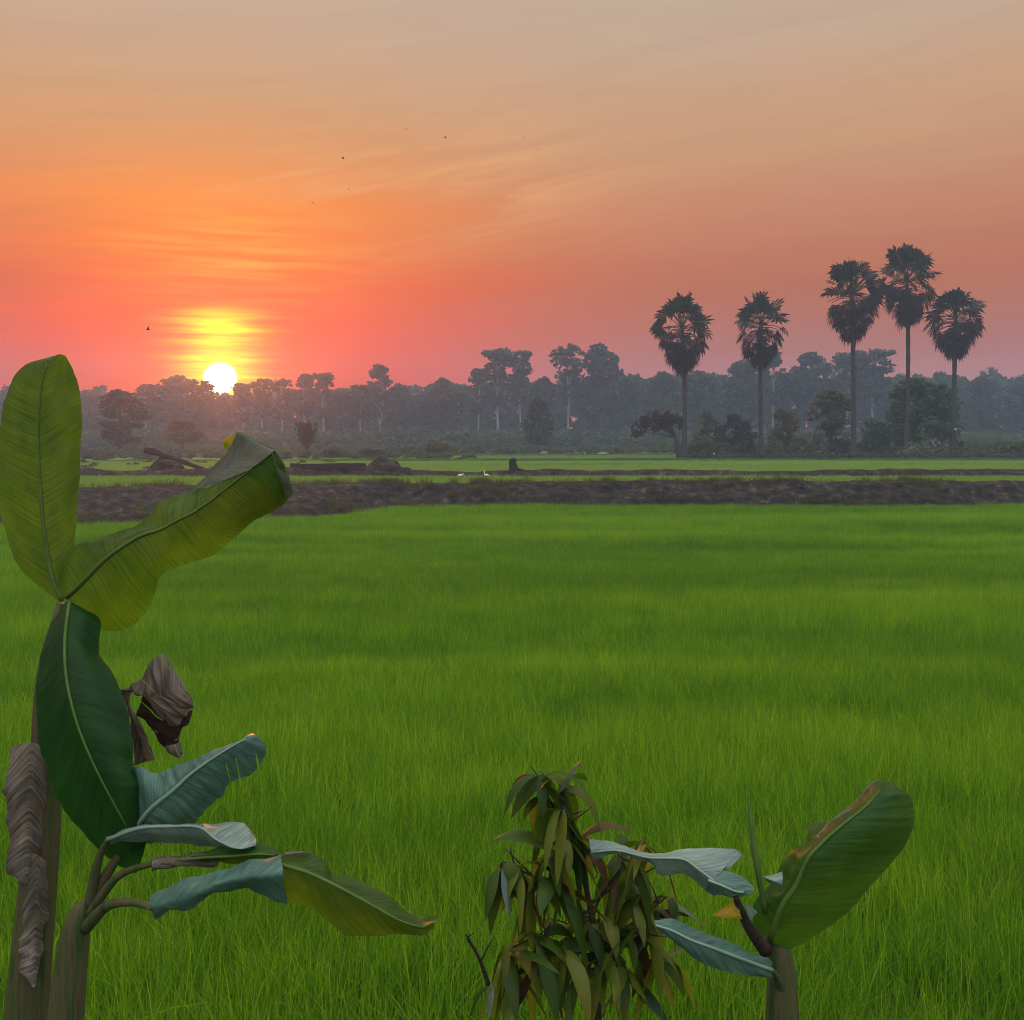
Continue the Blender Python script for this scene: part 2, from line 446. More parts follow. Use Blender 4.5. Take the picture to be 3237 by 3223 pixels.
mound('dark earth mound propping up the slanting timber beam', 316, 890, 2.4, .82, [(-.35, .5, .3)], d=58.5)
mound('largest dark lumpy mound, at the end of the straight low wall', 727, 893, 3.0, .78, [(-.1, .6, .35)], d=57.6)
mound('small rounded lump touching the right side of the largest mound', 760, 893, 1.9, .5, [(0, .5, .1)], d=57.2)
mound('low flat mound carrying the short dark stump', 975, 892, 3.2, .28, [(0, .3, .2)], d=57.8)
mound('low wide mound alone on the bank left of the first palm', 1172, 893, 2.4, .33, [(.1, .5, .1)], d=57.8)


def timber():
    t = empty('timber_beam', D(335, 890, 58))
    a, b = D(272, 850, 58) - D(335, 890, 58), D(390, 889, 57.6) - D(335, 890, 58)
    path = [a + (b - a) * s + np.array([0, 0, .10 * math.sin(s * math.pi)]) for s in np.linspace(0, 1, 14)]
    mb = MB(); V, Fc = tube(path, [.13 + .02 * math.sin(i * 1.7) for i in range(14)], 6); mb.add(V, Fc)
    obj('beam', mb.mesh('beam', M['timber'], smooth=False), t)
    mb = MB(); V, Fc = tube([a + [0.05, 0, .14], a + [.5, 0, .03], a + [1.0, 0, -.10]], [.05, .10, .04], 6); mb.add(V, Fc)
    obj('splintered_end', mb.mesh('splintered_end', M['timber'], smooth=False), t)
    tag(t, 'dark slanting timber beam resting on an earth mound at left', 'timber')


timber()


def low_wall():
    o = D(620, 885, 56.2)
    P0, P1 = D(548, 877.5, 56.2) - o, D(690, 876, 56.5) - o
    mb = MB()
    n = 16
    V = []
    for i in range(n):
        p = P0 + (P1 - P0) * i / (n - 1)
        nz = .03 * fbm(i * .4, 2.2)
        for (dy, dz) in ((-.09, -.16), (-.09, .07), (.09, .07), (.09, -.16)):
            V.append(p + np.array([0, dy, dz + nz]))
    Fc = [(i * 4 + k, i * 4 + (k + 1) % 4, (i + 1) * 4 + (k + 1) % 4, (i + 1) * 4 + k) for i in range(n - 1) for k in range(4)]
    Fc += [(0, 3, 2, 1), ((n - 1) * 4, (n - 1) * 4 + 1, (n - 1) * 4 + 2, (n - 1) * 4 + 3)]
    mb.add(V, Fc)
    tag(obj('timber_plank', mb.mesh('timber_plank', M['timber'], smooth=False), loc=o), 'straight dark horizontal plank lying along the bank beside the largest mound', 'timber')


low_wall()


def stump():
    b = D(968, 889, 57.6)
    b[2] = TERR + .32
    t = empty('tree_stump', b)
    mb = MB()
    path = [(0, 0, -.15), (0.02, 0, .2), (-.03, 0, .45), (0.02, 0, .62), (0, 0, .72)]
    V, Fc = tube(path, [.3, .24, .2, .24, .12], 9)
    V = np.array([v + .05 * np.array([fbm(v[0] * 5, v[2] * 5, 1), fbm(v[1] * 5, v[2] * 5, 2), fbm(v[0] * 5, v[2] * 4, 7)]) for v in V])
    mb.add(V, Fc)
    obj('bole', mb.mesh('bole', M['timber'], smooth=False), t)
    mb = MB(); V, Fc = tube([(.1, 0, .1), (.35, 0, .05), (.6, 0, .04)], [.12, .1, .03], 6); mb.add(V, Fc)
    obj('root', mb.mesh('root', M['timber'], smooth=False), t)
    tag(t, 'short dark upright tree stump on a low bank', 'stump')


stump()


# ------------------------------------------------------------------ instanced ground cover (stuff)
def blades(n, half, hmean, hsd, wid, bend, seg=3, tone_lo=0.0, tone_hi=1.0, r=None):
    r = r or rng
    bx, by = r.uniform(-half, half, n), r.uniform(-half, half, n)
    h = np.clip(r.normal(hmean, hsd, n), hmean * .4, hmean * 1.7)
    az = r.uniform(0, 2 * math.pi, n); lean = np.abs(r.normal(0, bend, n)) + .03
    fa = r.uniform(0, math.pi, n)
    w = wid * r.uniform(.6, 1.25, n)
    rows = []
    for k in range(seg + 1):
        t = k / seg
        cx = bx + np.cos(az) * h * lean * t ** 2; cy = by + np.sin(az) * h * lean * t ** 2
        cz = h * t * (1 - .35 * lean * t)
        ww = w * (1 - t ** 1.7 * .96) * .5
        rows.append((np.stack([cx - np.cos(fa) * ww, cy - np.sin(fa) * ww, cz], 1), np.stack([cx + np.cos(fa) * ww, cy + np.sin(fa) * ww, cz], 1)))
    V = np.stack([p for row in rows for p in row], 1).reshape(-1, 3)       # n, 2(seg+1), 3
    q = 2 * (seg + 1)
    base = (np.arange(n) * q)[:, None]
    Fc = np.concatenate([base + np.array([2 * k, 2 * k + 1, 2 * k + 3, 2 * k + 2]) for k in range(seg)], 0)
    tb = np.where(r.uniform(0, 1, n) < .22, r.normal(.98, .1, n), r.normal(.30, .16, n))
    tone = np.repeat(np.clip(tone_lo + tb * (tone_hi - tone_lo), 0, 1), q)
    return V, Fc, tone


def proto_collection(name, meshes):
    c = bpy.data.collections.new(name)
    for me in meshes:
        c.objects.link(bpy.data.objects.new(me.name, me))
    return c


def scatter(name, pts, rot, scl, tone, coll, nproto, label, cat):
    me = bpy.data.meshes.new(name)
    n = len(pts)
    me.vertices.add(n)
    me.vertices.foreach_set('co', np.asarray(pts, dtype=np.float32).ravel())
    def attr(nm, typ, val, key):
        a = me.attributes.new(nm, typ, 'POINT'); a.data.foreach_set(key, val)
    attr('rot', 'FLOAT_VECTOR', np.asarray(rot, dtype=np.float32).ravel(), 'vector')
    attr('scl', 'FLOAT_VECTOR', np.asarray(scl, dtype=np.float32).ravel(), 'vector')
    attr('itone', 'FLOAT', np.asarray(tone, dtype=np.float32), 'value')
    attr('pick', 'INT', rng.integers(0, nproto, n).astype(np.int32), 'value')
    o = obj(name, me)
    ng = bpy.data.node_groups.new(name + '_scatter', 'GeometryNodeTree')
    ng.interface.new_socket('Geometry', in_out='INPUT', socket_type='NodeSocketGeometry')
    ng.interface.new_socket('Geometry', in_out='OUTPUT', socket_type='NodeSocketGeometry')
    gi, go = ng.nodes.new('NodeGroupInput'), ng.nodes.new('NodeGroupOutput')
    ip = ng.nodes.new('GeometryNodeInstanceOnPoints')
    ci = ng.nodes.new('GeometryNodeCollectionInfo')
    ci.inputs['Collection'].default_value = coll
    ci.inputs['Separate Children'].default_value = True
    ci.inputs['Reset Children'].default_value = True
    def na(nm, typ):
        x = ng.nodes.new('GeometryNodeInputNamedAttribute'); x.data_type = typ; x.inputs['Name'].default_value = nm
        return x.outputs['Attribute']
    L = ng.links.new
    L(gi.outputs[0], ip.inputs['Points']); L(ci.outputs[0], ip.inputs['Instance'])
    ip.inputs['Pick Instance'].default_value = True
    L(na('pick', 'INT'), ip.inputs['Instance Index'])
    L(na('rot', 'FLOAT_VECTOR'), ip.inputs['Rotation'])
    L(na('scl', 'FLOAT_VECTOR'), ip.inputs['Scale'])
    L(ip.outputs[0], go.inputs[0])
    md = o.modifiers.new('scatter', 'NODES'); md.node_group = ng
    return tag(o, label, cat, kind='stuff')


def vnoise(x, y, sx, sy, ox=0.0):
    return np.array([fbm(a * sx + ox, b * sy + ox, 0, 4) for a, b in zip(x, y)])


# near rice
pm = []
for i in range(6):
    V, Fc, T = blades(430, .31, .40, .046, .0068, .34, seg=4)
    pm.append(make_mesh('rice_clump', V, Fc, M['rice'], tone=T, smooth=True))
rice_coll = proto_collection('rice_clump_source', pm)
P = []
step = .46
y = 3.2
while y < 44.5:
    hw = .56 * y + 3.0
    xs = np.arange(-hw, hw, step)
    xs = xs + rng.uniform(-.16, .16, len(xs))
    ys = y + rng.uniform(-.16, .16, len(xs))
    k = ys < foot(xs) - .15 + rng.normal(0, .12, len(xs))
    P.append(np.stack([xs[k], ys[k], np.zeros(k.sum())], 1))
    y += step * .95
P = np.vstack(P)
n = len(P)
hn = vnoise(P[:, 0], P[:, 1], .05, .30) + .9 * vnoise(P[:, 0], P[:, 1], .025, .5, 5.0)
# two shallow lanes of shorter plants run right across the field
lane = np.exp(-((P[:, 1] - 26.0 - .05 * P[:, 0]) / .9) ** 2) * .30 + np.exp(-((P[:, 1] - 14.2 + .04 * P[:, 0]) / .5) ** 2) * .16
hs = np.clip(.98 + .30 * hn - lane + rng.normal(0, .05, n), .55, 1.35)
fine = vnoise(P[:, 0], P[:, 1], .06, 1.3, 21.0)
hs = np.clip(hs + .10 * fine, .5, 1.4)
tn = np.clip(.42 + .22 * hn + .22 * fine + .5 * vnoise(P[:, 0], P[:, 1], .09, .22, 11.0) + rng.normal(0, .15, n) - lane * .6, 0, 1)
rot = np.stack([rng.normal(0, .05, n), rng.normal(0, .05, n), rng.uniform(0, 6.28, n)], 1)
scl = np.stack([rng.uniform(.95, 1.15, n), rng.uniform(.95, 1.15, n), hs], 1)
scatter('rice_field', P, rot, scl, tn, rice_coll, 6, 'dense bright green rice filling the near field', 'rice')

# young rice on the raised paddies
pm = []
for i in range(4):
    V, Fc, T = blades(420, .75, .20, .04, .020, .35, seg=2)
    pm.append(make_mesh('young_rice_clump', V, Fc, M['rice_far'], tone=T))
yr_coll = proto_collection('young_rice_source', pm)


def young(name, label, d0, d1, gap, tone0, hsc=1.0, xlo=-9e9, xhi=9e9):
    P = []
    y = d0
    while y < d1:
        hw = .56 * y + 6
        xs = np.arange(max(-hw, xlo), min(hw, xhi), gap) + rng.uniform(-.3, .3)
        xs = xs + rng.uniform(-.3, .3, len(xs)); ys = y + rng.uniform(-.3, .3, len(xs))
        k = ys > crest(xs) + .55
        P.append(np.stack([xs[k], ys[k], np.full(k.sum(), TERR)], 1))
        y += gap
    P = np.vstack(P); n = len(P)
    tn = np.clip(tone0 + .35 * vnoise(P[:, 0], P[:, 1], .06, .15, 3.0) + rng.normal(0, .08, n), 0, 1)
    rot = np.stack([np.zeros(n), np.zeros(n), rng.uniform(0, 6.28, n)], 1)
    s = rng.uniform(.9, 1.15, n)
    scatter(name, P, rot, np.stack([s, s, hsc * rng.uniform(.8, 1.2, n)], 1), tn, yr_coll, 4, label, 'rice')


young('young_rice', 'strip of young rice directly behind the dike', 38.2, 54.6, 1.1, .55)
young('young_rice', 'bright paddy strip between the low banks', 59.3, 80.2, 1.3, .8)
young('young_rice', 'bright narrow paddy strip beyond the thin bank', 81.5, 93, 1.4, .85)
young('young_rice', 'farthest dull green paddy left of the first palm', 103, 134, 1.9, .3, .8, xlo=-24, xhi=24)

# rough grass on the dike and banks
pm = []
for i in range(4):
    V, Fc, T = blades(70, .22, .17, .07, .012, .6, seg=2)
    pm.append(make_mesh('grass_tuft', V, Fc, M['dry_grass'], tone=T))
tuft_coll = proto_collection('grass_tuft_source', pm)
P, TN = [], []
dk = bpy.data.objects['earth_dike'].data
co = np.empty(len(dk.vertices) * 3, dtype=np.float32); dk.vertices.foreach_get('co', co); co = co.reshape(-1, 3)
nx = len(np.arange(-75, 75.01, 0.16))
rowi = np.arange(len(co)) // nx
keep = (np.abs(co[:, 0]) < 36)
den = np.where(rowi <= 3, .30, np.where(rowi >= 11, .5, .11))
clus = vnoise(co[:, 0], co[:, 2] + co[:, 1], .35, 1.5, 2.0)
sel = keep & (rng.uniform(0, 1, len(co)) < den * np.clip(.4 + 1.6 * clus, 0, 2.2))
P = co[sel] + np.array([0, 0, -.02]); n = len(P)
tn = np.clip(np.where(rowi[sel] <= 2, .15, np.where(rowi[sel] >= 12, .2, .6)) + rng.normal(0, .2, n), 0, 1)
s = rng.uniform(.6, 1.5, n)
scatter('bank_grass', P, np.stack([rng.normal(0, .2, n), rng.normal(0, .2, n), rng.uniform(0, 6.28, n)], 1), np.stack([s, s, s], 1), tn, tuft_coll, 4,
        'rough short grass and weeds growing on the dike', 'grass')


# ------------------------------------------------------------------ trees
def leaf_cloud(centers, radii, n_each, size, r, squash=.8, asp=1.5, shell=.55):
    Vs, ts = [], []
    for c, ra in zip(centers, radii):
        d = r.normal(size=(n_each, 3)); d /= np.linalg.norm(d, axis=1)[:, None]
        rr = ra * r.uniform(shell ** 2.2, 1, n_each) ** .45
        p = c + d * rr[:, None] * np.array([1, 1, squash])
        a = r.normal(size=(n_each, 3)); a /= np.linalg.norm(a, axis=1)[:, None]
        b = np.cross(a, r.normal(size=(n_each, 3))); b /= np.linalg.norm(b, axis=1)[:, None] + 1e-9
        s = (size * r.uniform(.55, 1.4, n_each))[:, None]
        Vs.append(np.stack([p - a * s * asp * .5, p + b * s * .5, p + a * s * asp * .5, p - b * s * .5], 1).reshape(-1, 3))
        ts.append(np.repeat(np.clip(r.normal(r.uniform(.2, .8), .16, n_each), 0, 1), 4))
    V = np.vstack(Vs)
    Fc = np.arange(len(V)).reshape(-1, 4)
    return V, Fc, np.concatenate(ts)


def tree_proto(kind, seed, h=20.0, w=8.0):
    """unit prototype: returns (trunk mesh builder, crown data); foot at origin"""
    r = np.random.default_rng(seed)
    tb = MB()
    C, Rd = [], []
    if kind == 'broad':
        lo, hi = .16, 1.0; ncl = 105; leaf, n_each = .58, 34; tr = .022
    elif kind == 'tall':
        lo, hi = .42, 1.0; ncl = 82; leaf, n_each = .46, 22; tr = .0085
    elif kind == 'conical':
        lo, hi = .34, 1.0; ncl = 78; leaf, n_each = .46, 24; tr = .010
    elif kind == 'dome':
        lo, hi = .30, 1.0; ncl = 100; leaf, n_each = .56, 34; tr = .016
    for i in range(ncl):
        t = r.uniform(0, 1) ** (.85 if kind != 'broad' else .9)
        z = h * (lo + (hi - lo) * t)
        if kind == 'conical': env = (1 - t) ** .7 * .95 + .08
        elif kind == 'tall': env = (.30 + .70 * math.sin(math.pi * min(1, .05 + .93 * t) ** 1.3) ** .8) * (.8 + .28 * math.sin(t * 8 + seed))
        else: env = (1 - max(0, (t - .35) / .65) ** 2.3) ** .55 * (.8 + .2 * min(1, t / .3)) * (.86 + .18 * math.sin(t * 7 + seed * 1.7))
        env = max(env, .12)
        a = r.uniform(0, 2 * math.pi); q = env * w / 2 * math.sqrt(r.uniform(.05, 1)) * .86
        C.append(np.array([q * math.cos(a), q * math.sin(a), z - .045 * h * (1 if t > .9 else 0)]))
        Rd.append(w * r.uniform(.05, .15) * (1.0 if kind in ('broad', 'dome') else 1.0))
    C = np.array(C)
    top = np.array([r.normal(0, .02) * h, r.normal(0, .02) * h, h * .9])
    path = [np.array([0, 0, -.2]), top * .25 + r.normal(0, .006 * h, 3) * [1, 1, 0], top * .55 + r.normal(0, .008 * h, 3) * [1, 1, 0], top * .8, top]
    path = crom(path, np.linspace(0, 4, 13))
    V, Fc = tube(path, np.linspace(1.15, .25, 13) * tr * h * np.where(np.arange(13) < 1, 1.4, 1), 7); tb.add(V, Fc)
    order = r.permutation(ncl)[:22]
    for i in order:
        e = C[i]; zf = max(lo * .75, e[2] / h - .18)
        s = crom(path, [min(1, zf / .9) * 12])[0]
        mid = (s + e) / 2 + np.array([0, 0, .03 * h])
        V, Fc = tube(crom([s, mid, e], np.linspace(0, 2, 6)), np.linspace(.42, .12, 6) * tr * h, 5); tb.add(V, Fc)
    return tb, leaf_cloud(C, Rd, n_each, leaf, r, squash=.85)


PROTO = {}
for kind, seeds, w in (('broad', (1, 2, 3, 4), 10.0), ('tall', (11, 12, 13, 14), 6.5), ('conical', (21, 22), 7.5), ('dome', (31, 32, 33), 8.5)):
    for sd in seeds:
        tb, (V, Fc, T) = tree_proto(kind, sd, 20.0, w)
        tm = tb.mesh('trunk', M['pale_bark'] if kind in ('tall', 'conical') else M['bark'])
        PROTO.setdefault(kind, []).append((tm, V, Fc, T, w, {}))


def crown_mesh(kind, i, tone):
    tm, V, Fc, T, w, cache = PROTO[kind][i]
    if tone not in cache:
        cache[tone] = make_mesh('crown', V, Fc, M['fol_' + tone], tone=T)
    return tm, cache[tone], w


def plant_tree(name, label, cat, xd, top, width, kind, i, tone, d, group, base=TERR, rz=None):
    tm, cm, w = crown_mesh(kind, i % len(PROTO[kind]), tone)
    p = D(xd, top, d)
    h = p[2] - base
    t = empty(name, (p[0], d, base), random.uniform(0, 6.28) if rz is None else rz)
    ww = width * (1.28 if kind in ('tall', 'conical') else 1.08) / 1932.0 * d / w
    t.scale = (ww, ww, h / 20.0)
    obj('trunk', tm, t); obj('crown', cm, t)
    return tag(t, label, cat, group)


G = 'trees of the hazy far treeline'
TR = [
    (20, 742, 95, 'broad', 0, 'teal', 232, 'hazy tree hidden mostly behind the upright banana leaf'),
    (108, 746, 80, 'broad', 1, 'teal', 236, 'hazy low tree touching the left edge of the upright banana leaf'),
    (170, 739, 72, 'broad', 2, 'teal', 234, 'pale hazy round tree directly right of the upright banana leaf'),
    (278, 722, 66, 'tall', 0, 'dark', 232, 'thin-crowned tree between the dark purplish tree and the broad sunward one'),
    (335, 707, 112, 'broad', 3, 'teal', 233, 'broad rounded tree immediately left of the setting sun'),
    (384, 716, 56, 'broad', 0, 'dark', 234, 'narrow tree whose top touches the lower left of the sun disc'),
    (420, 744, 70, 'broad', 1, 'dark', 236, 'low tree right under the setting sun'),
    (460, 719, 50, 'tall', 1, 'dark', 232, 'sparse tree touching the right rim of the sun'),
    (497, 710, 46, 'tall', 2, 'dark', 235, 'second sparse tree right of the sun'),
    (531, 712, 42, 'tall', 3, 'dark', 232, 'third sparse tree right of the sun'),
    (576, 702, 50, 'tall', 0, 'dark', 234, 'left one of a see-through pair above the folded banana leaf tip'),
    (609, 699, 50, 'tall', 1, 'dark', 232, 'right one of a see-through pair above the folded banana leaf tip'),
    (645, 736, 84, 'broad', 2, 'teal', 236, 'low full tree right of the see-through pair'),
    (680, 722, 58, 'tall', 2, 'teal', 233, 'ragged tree at the left shoulder of the pointed one'),
    (716, 684, 66, 'conical', 0, 'teal', 232, 'pointed see-through tree rising left of the gap in the treeline'),
    (753, 722, 64, 'broad', 3, 'teal', 235, 'sloping tree at the right shoulder of the pointed one'),
    (798, 742, 74, 'broad', 0, 'teal', 238, 'lowest tree in the dip left of the small dome'),
    (833, 711, 58, 'dome', 0, 'teal', 233, 'small neat dome-shaped tree in mid treeline'),
    (862, 735, 52, 'tall', 3, 'teal', 230, 'slim tree with a bright pale trunk beside the small dome'),
    (902, 692, 52, 'tall', 0, 'teal', 233, 'ragged tree on the left flank of the tall twin crowns'),
    (938, 652, 74, 'tall', 1, 'teal', 232, 'taller left crown of the two open twin trees at centre'),
    (984, 655, 50, 'tall', 2, 'teal', 231, 'slimmer right crown of the two open twin trees at centre'),
    (1024, 708, 60, 'broad', 1, 'teal', 235, 'low tree in the gap between the two pairs of tall crowns'),
    (1072, 646, 58, 'tall', 3, 'teal', 232, 'tall narrow tree joined to the big dark rounded crown'),
    (1130, 648, 102, 'dome', 1, 'teal', 234, 'big dark rounded crown rising above the treeline, centre right'),
    (1188, 709, 56, 'broad', 2, 'teal', 236, 'small tree at the right foot of the big rounded crown'),
    (1249, 700, 92, 'broad', 3, 'green', 232, 'green tree left of the first palm crown'),
    (1322, 697, 92, 'broad', 0, 'green', 234, 'green tree just right of the first palm trunk'),
    (1402, 674, 82, 'dome', 2, 'teal', 233, 'high rounded tree left of the second palm trunk'),
    (1456, 652, 62, 'tall', 0, 'teal', 235, 'taller tree peeping out behind the second palm skirt'),
    (1484, 702, 60, 'broad', 1, 'teal', 238, 'low tree in the notch right of the second palm'),
    (1532, 662, 94, 'dome', 0, 'teal', 233, 'high rounded tree left of the third palm trunk'),
    (1600, 660, 66, 'tall', 1, 'teal', 234, 'open tree right behind the third palm trunk'),
    (1650, 653, 84, 'tall', 2, 'teal', 232, 'see-through crown between the third and fourth palm trunks'),
    (1700, 716, 72, 'broad', 2, 'teal', 236, 'low hazy tree behind the fourth palm trunk'),
    (1852, 710, 92, 'broad', 3, 'teal', 230, 'bluish rounded tree right of the rightmost palm trunk'),
    (1930, 722, 92, 'broad', 0, 'teal', 234, 'bluish tree at the right end of the treeline'),
]
for (xd, top, wd, kind, i, tone, d, lab) in TR:
    plant_tree('forest_tree', lab, 'tree', xd, top, wd, kind, i, tone, d, G)

G2 = 'trees standing on the field edge'
plant_tree('field_tree', 'dark purplish tree standing forward of the left treeline', 'tree', 228, 733, 96, 'broad', 1, 'dark', 150, G2)
plant_tree('field_tree', 'dark column-shaped tree below the tall twin crowns', 'tree', 1016, 750, 62, 'broad', 2, 'dark', 168, G2)
plant_tree('field_tree', 'big deep green tree behind the fourth palm trunk', 'tree', 1726, 712, 132, 'broad', 3, 'green', 125, G2)
plant_tree('field_tree', 'deep green tree left of the rightmost palm trunk', 'tree', 1778, 722, 84, 'broad', 0, 'green', 123, G2)
plant_tree('field_tree', 'brownish leafy tree left of the third palm trunk', 'tree', 1566, 735, 88, 'dome', 1, 'brown', 121, G2)
plant_tree('field_tree', 'pale feathery small tree above the timber beam', 'tree', 345, 790, 84, 'dome', 2, 'brown', 160, G2)


def bush_proto(seed, h, w, ncl, n_each, leaf, lo=.05):
    r = np.random.default_rng(seed)
    C, Rd = [], []
    for i in range(ncl):
        a = r.uniform(0, 6.28); t = r.uniform(0, 1)
        q = w / 2 * math.sqrt(r.uniform(.03, 1)) * math.sqrt(max(.05, 1 - (t * .95) ** 2.2)) * .85
        C.append(np.array([q * math.cos(a), q * math.sin(a), h * (lo + (.86 - lo) * t)])); Rd.append(w * r.uniform(.09, .17))
    tb = MB()
    for i in range(6):
        e = C[i]
        V, Fc = tube(crom([np.array([r.normal(0, .05), r.normal(0, .05), -.1]), e * [.4, .4, .55], e], np.linspace(0, 2, 6)), np.linspace(.05, .015, 6) * w * .35, 5); tb.add(V, Fc)
    return tb, leaf_cloud(C, Rd, n_each, leaf, r)


def bush(name, label, xd, top, width, tone, d, seed, leaf=.26, ncl=34, n_each=60, group=None):
    p = D(xd, top, d); h = p[2] - TERR; w = width / 1932 * d
    tb, (V, Fc, T) = bush_proto(seed, h, w, ncl, n_each, leaf)
    t = empty(name, (p[0], d, TERR))
    obj('stems', tb.mesh('stems', M['bark']), t)
    obj('foliage', make_mesh('foliage', V, Fc, M['fol_' + tone], tone=T), t)
    return tag(t, label, 'shrub', group)


G3 = 'bushes at the foot of the palm trees'
bush('bush', 'round dark bush between the first and second palm trunks', 1388, 777, 92, 'dark', 117, 51, group=G3)
bush('bush', 'olive bush left of the round dark bush', 1338, 766, 66, 'brown', 120, 52, group=G3)
bush('bush', 'brownish dry bush right of the second palm trunk', 1482, 764, 80, 'brown', 117, 53, group=G3)
bush('bush', 'small round pale flowering shrub below the brownish tree', 1543, 806, 46, 'pale', 114.5, 54, leaf=.2, group=G3)
bush('bush', 'green bush right of the third palm trunk', 1655, 784, 76, 'green', 118, 55, group=G3)
bush('bush', 'low dark bush spreading left of the third palm foot', 1582, 826, 84, 'dark', 115, 57, leaf=.2, group=G3)
bush('bush', 'grey bush patch by the white bench', 1512, 836, 70, 'brown', 114, 58, leaf=.2, group=G3)
bush('bush', 'low grey scrub patch left of the round dark bush', 1325, 822, 60, 'brown', 113.5, 56, leaf=.2, group=G3)
bush('bush', 'tiny dark shrub hugging the first palm foot', 1306, 856, 36, 'dark', 110.5, 59, leaf=.16, ncl=14, group=G3)
bush('bush', 'pale silvery low shrub between the two rightmost palm trunks', 1738, 832, 104, 'pale', 112, 60, leaf=.24, ncl=20, n_each=34, group=G3)
bush('bush', 'low bush on the mound under the pale-trunked slim tree', 826, 836, 74, 'brown', 128, 61, leaf=.24, group='low bushes in the dry middle ground')
bush('bush', 'long low weedy bush behind the largest mound', 705, 850, 70, 'dark', 110, 62, leaf=.2, ncl=20, group='low bushes in the dry middle ground')
bush('bush', 'low weedy bush right of the broom-shaped tree', 632, 851, 66, 'dark', 112, 63, leaf=.2, ncl=20, group='low bushes in the dry middle ground')


def broom():
    d = 108
    b = D(579, 868, d); b[2] = TERR
    t = empty('broom_tree', b)
    h = D(579, 795, d)[2] - TERR
    r = np.random.default_rng(5)
    tb = MB()
    V, Fc = tube([(0, 0, -.1), (.03, 0, .7), (0, 0, 1.3)], [.22, .15, .14], 7); tb.add(V, Fc)
    obj('trunk', tb.mesh('trunk', M['bark']), t)
    tb = MB(); C = []
    for i in range(46):
        a = r.uniform(0, 6.28); sp = r.uniform(.05, .30)
        e = np.array([math.cos(a) * sp * h, math.sin(a) * sp * h, h * r.uniform(.7, 1.0)])
        V, Fc = tube(crom([np.array([0, 0, 1.1]), e * [.55, .55, .55], e], np.linspace(0, 2, 6)), np.linspace(.045, .012, 6), 4); tb.add(V, Fc)
        for q in (.55, .75, .95): C.append(e * [q, q, .25 + .75 * q])
    obj('branches', tb.mesh('branches', M['bark']), t)
    V, Fc, T = leaf_cloud(C, [.3] * len(C), 14, .15, r)
    obj('crown', make_mesh('crown', V, Fc, M['fol_dark'], tone=T), t)
    tag(t, 'small broom-shaped tree with upswept twigs in the dry field', 'tree')


broom()


def leaning():
    d = 111.5
    b = D(1281, 866, d); b[2] = TERR
    t = empty('leaning_tree', b)
    r = np.random.default_rng(15)
    k = d / 1932
    tb = MB()
    path = crom([np.array([0, 0, -.1]), np.array([-4, 0, 32]) * k, np.array([-12, 0, 52]) * k, np.array([-30, 0, 82]) * k], np.linspace(0, 3, 12))
    V, Fc = tube(path, np.linspace(.3, .1, 12), 7); tb.add(V, Fc)
    obj('trunk', tb.mesh('trunk', M['bark']), t)
    tb = MB(); C, Rd = [], []
    for i in range(44):
        a = r.uniform(0, 6.28); q = math.sqrt(r.uniform(0, 1))
        e = np.array([-40 + 46 * q * math.cos(a), 30 * q * math.sin(a), 0]) * k
        e[2] = (50 + 36 * math.sqrt(max(0, 1 - ((e[0] / k + 38) / 54) ** 2)) * r.uniform(.15, 1.0) - 12 * max(0, -(e[0] / k + 50) / 40)) * k
        C.append(e); Rd.append(r.uniform(.35, .65))
        s = path[r.integers(5, 12)]
        V, Fc = tube(crom([s, (s + e) / 2 + [0, 0, .25], e], np.linspace(0, 2, 6)), np.linspace(.08, .02, 6), 4); tb.add(V, Fc)
    obj('branches', tb.mesh('branches', M['bark']), t)
    V, Fc, T = leaf_cloud(C, Rd, 34, .24, r)
    obj('crown', make_mesh('crown', V, Fc, M['fol_red'], tone=T), t)
    tag(t, 'leaning dark reddish tree beside the first palm trunk', 'tree')


leaning()


def frond_clump():
    """young feather-leaved palm in front of the big green tree"""
    d = 113.5
    b = D(1772, 864, d); b[2] = TERR
    t = empty('feather_palm', b)
    r = np.random.default_rng(33)
    tb = MB(); V, Fc = tube([(0, 0, -.1), (0, 0, 1.2), (.1, 0, 3.4)], [.28, .24, .2], 8); tb.add(V, Fc)
    obj('trunk', tb.mesh('trunk', M['palm_bark']), t)
    for i in range(15):
        a = 2 * math.pi * i / 15 + r.normal(0, .15); e0 = r.uniform(.5, 1.25); L = r.uniform(2.6, 3.4)
        pts = []
        p = np.array([.1, 0, 3.3]); el = e0
        for s in range(12):
            pts.append(p.copy()); p = p + L / 11 * np.array([math.cos(a) * math.cos(el), math.sin(a) * math.cos(el), math.sin(el)]); el -= .19
        pts = np.array(pts); mb = MB()
        V, Fc = tube(pts, np.linspace(.05, .012, 12), 4); mb.add(V, Fc)
        side = np.array([-math.sin(a), math.cos(a), 0])
        for s in np.linspace(1, 10.8, 26):
            c = crom(pts, [s])[0]; ll = .95 * math.sin(math.pi * (.12 + .85 * s / 11)) + .15
            for sg in (-1, 1):
                tip = c + side * sg * ll * .72 + np.array([math.cos(a), math.sin(a), 0]) * ll * .35 + np.array([0, 0, -ll * .5])
                mid = (c + tip) / 2 + np.array([0, 0, .06]); wv = np.array([math.cos(a), math.sin(a), .1]) * .05
                mb.add([c, mid - wv, tip, mid + wv], [(0, 1, 2, 3)], tone=float(r.uniform(.2, .9)))
        obj('frond', mb.mesh('frond', M['fol_green'], smooth=False), t)
    tag(t, 'feathery low palm with arching green fronds near the rightmost palm', 'palm')


frond_clump()


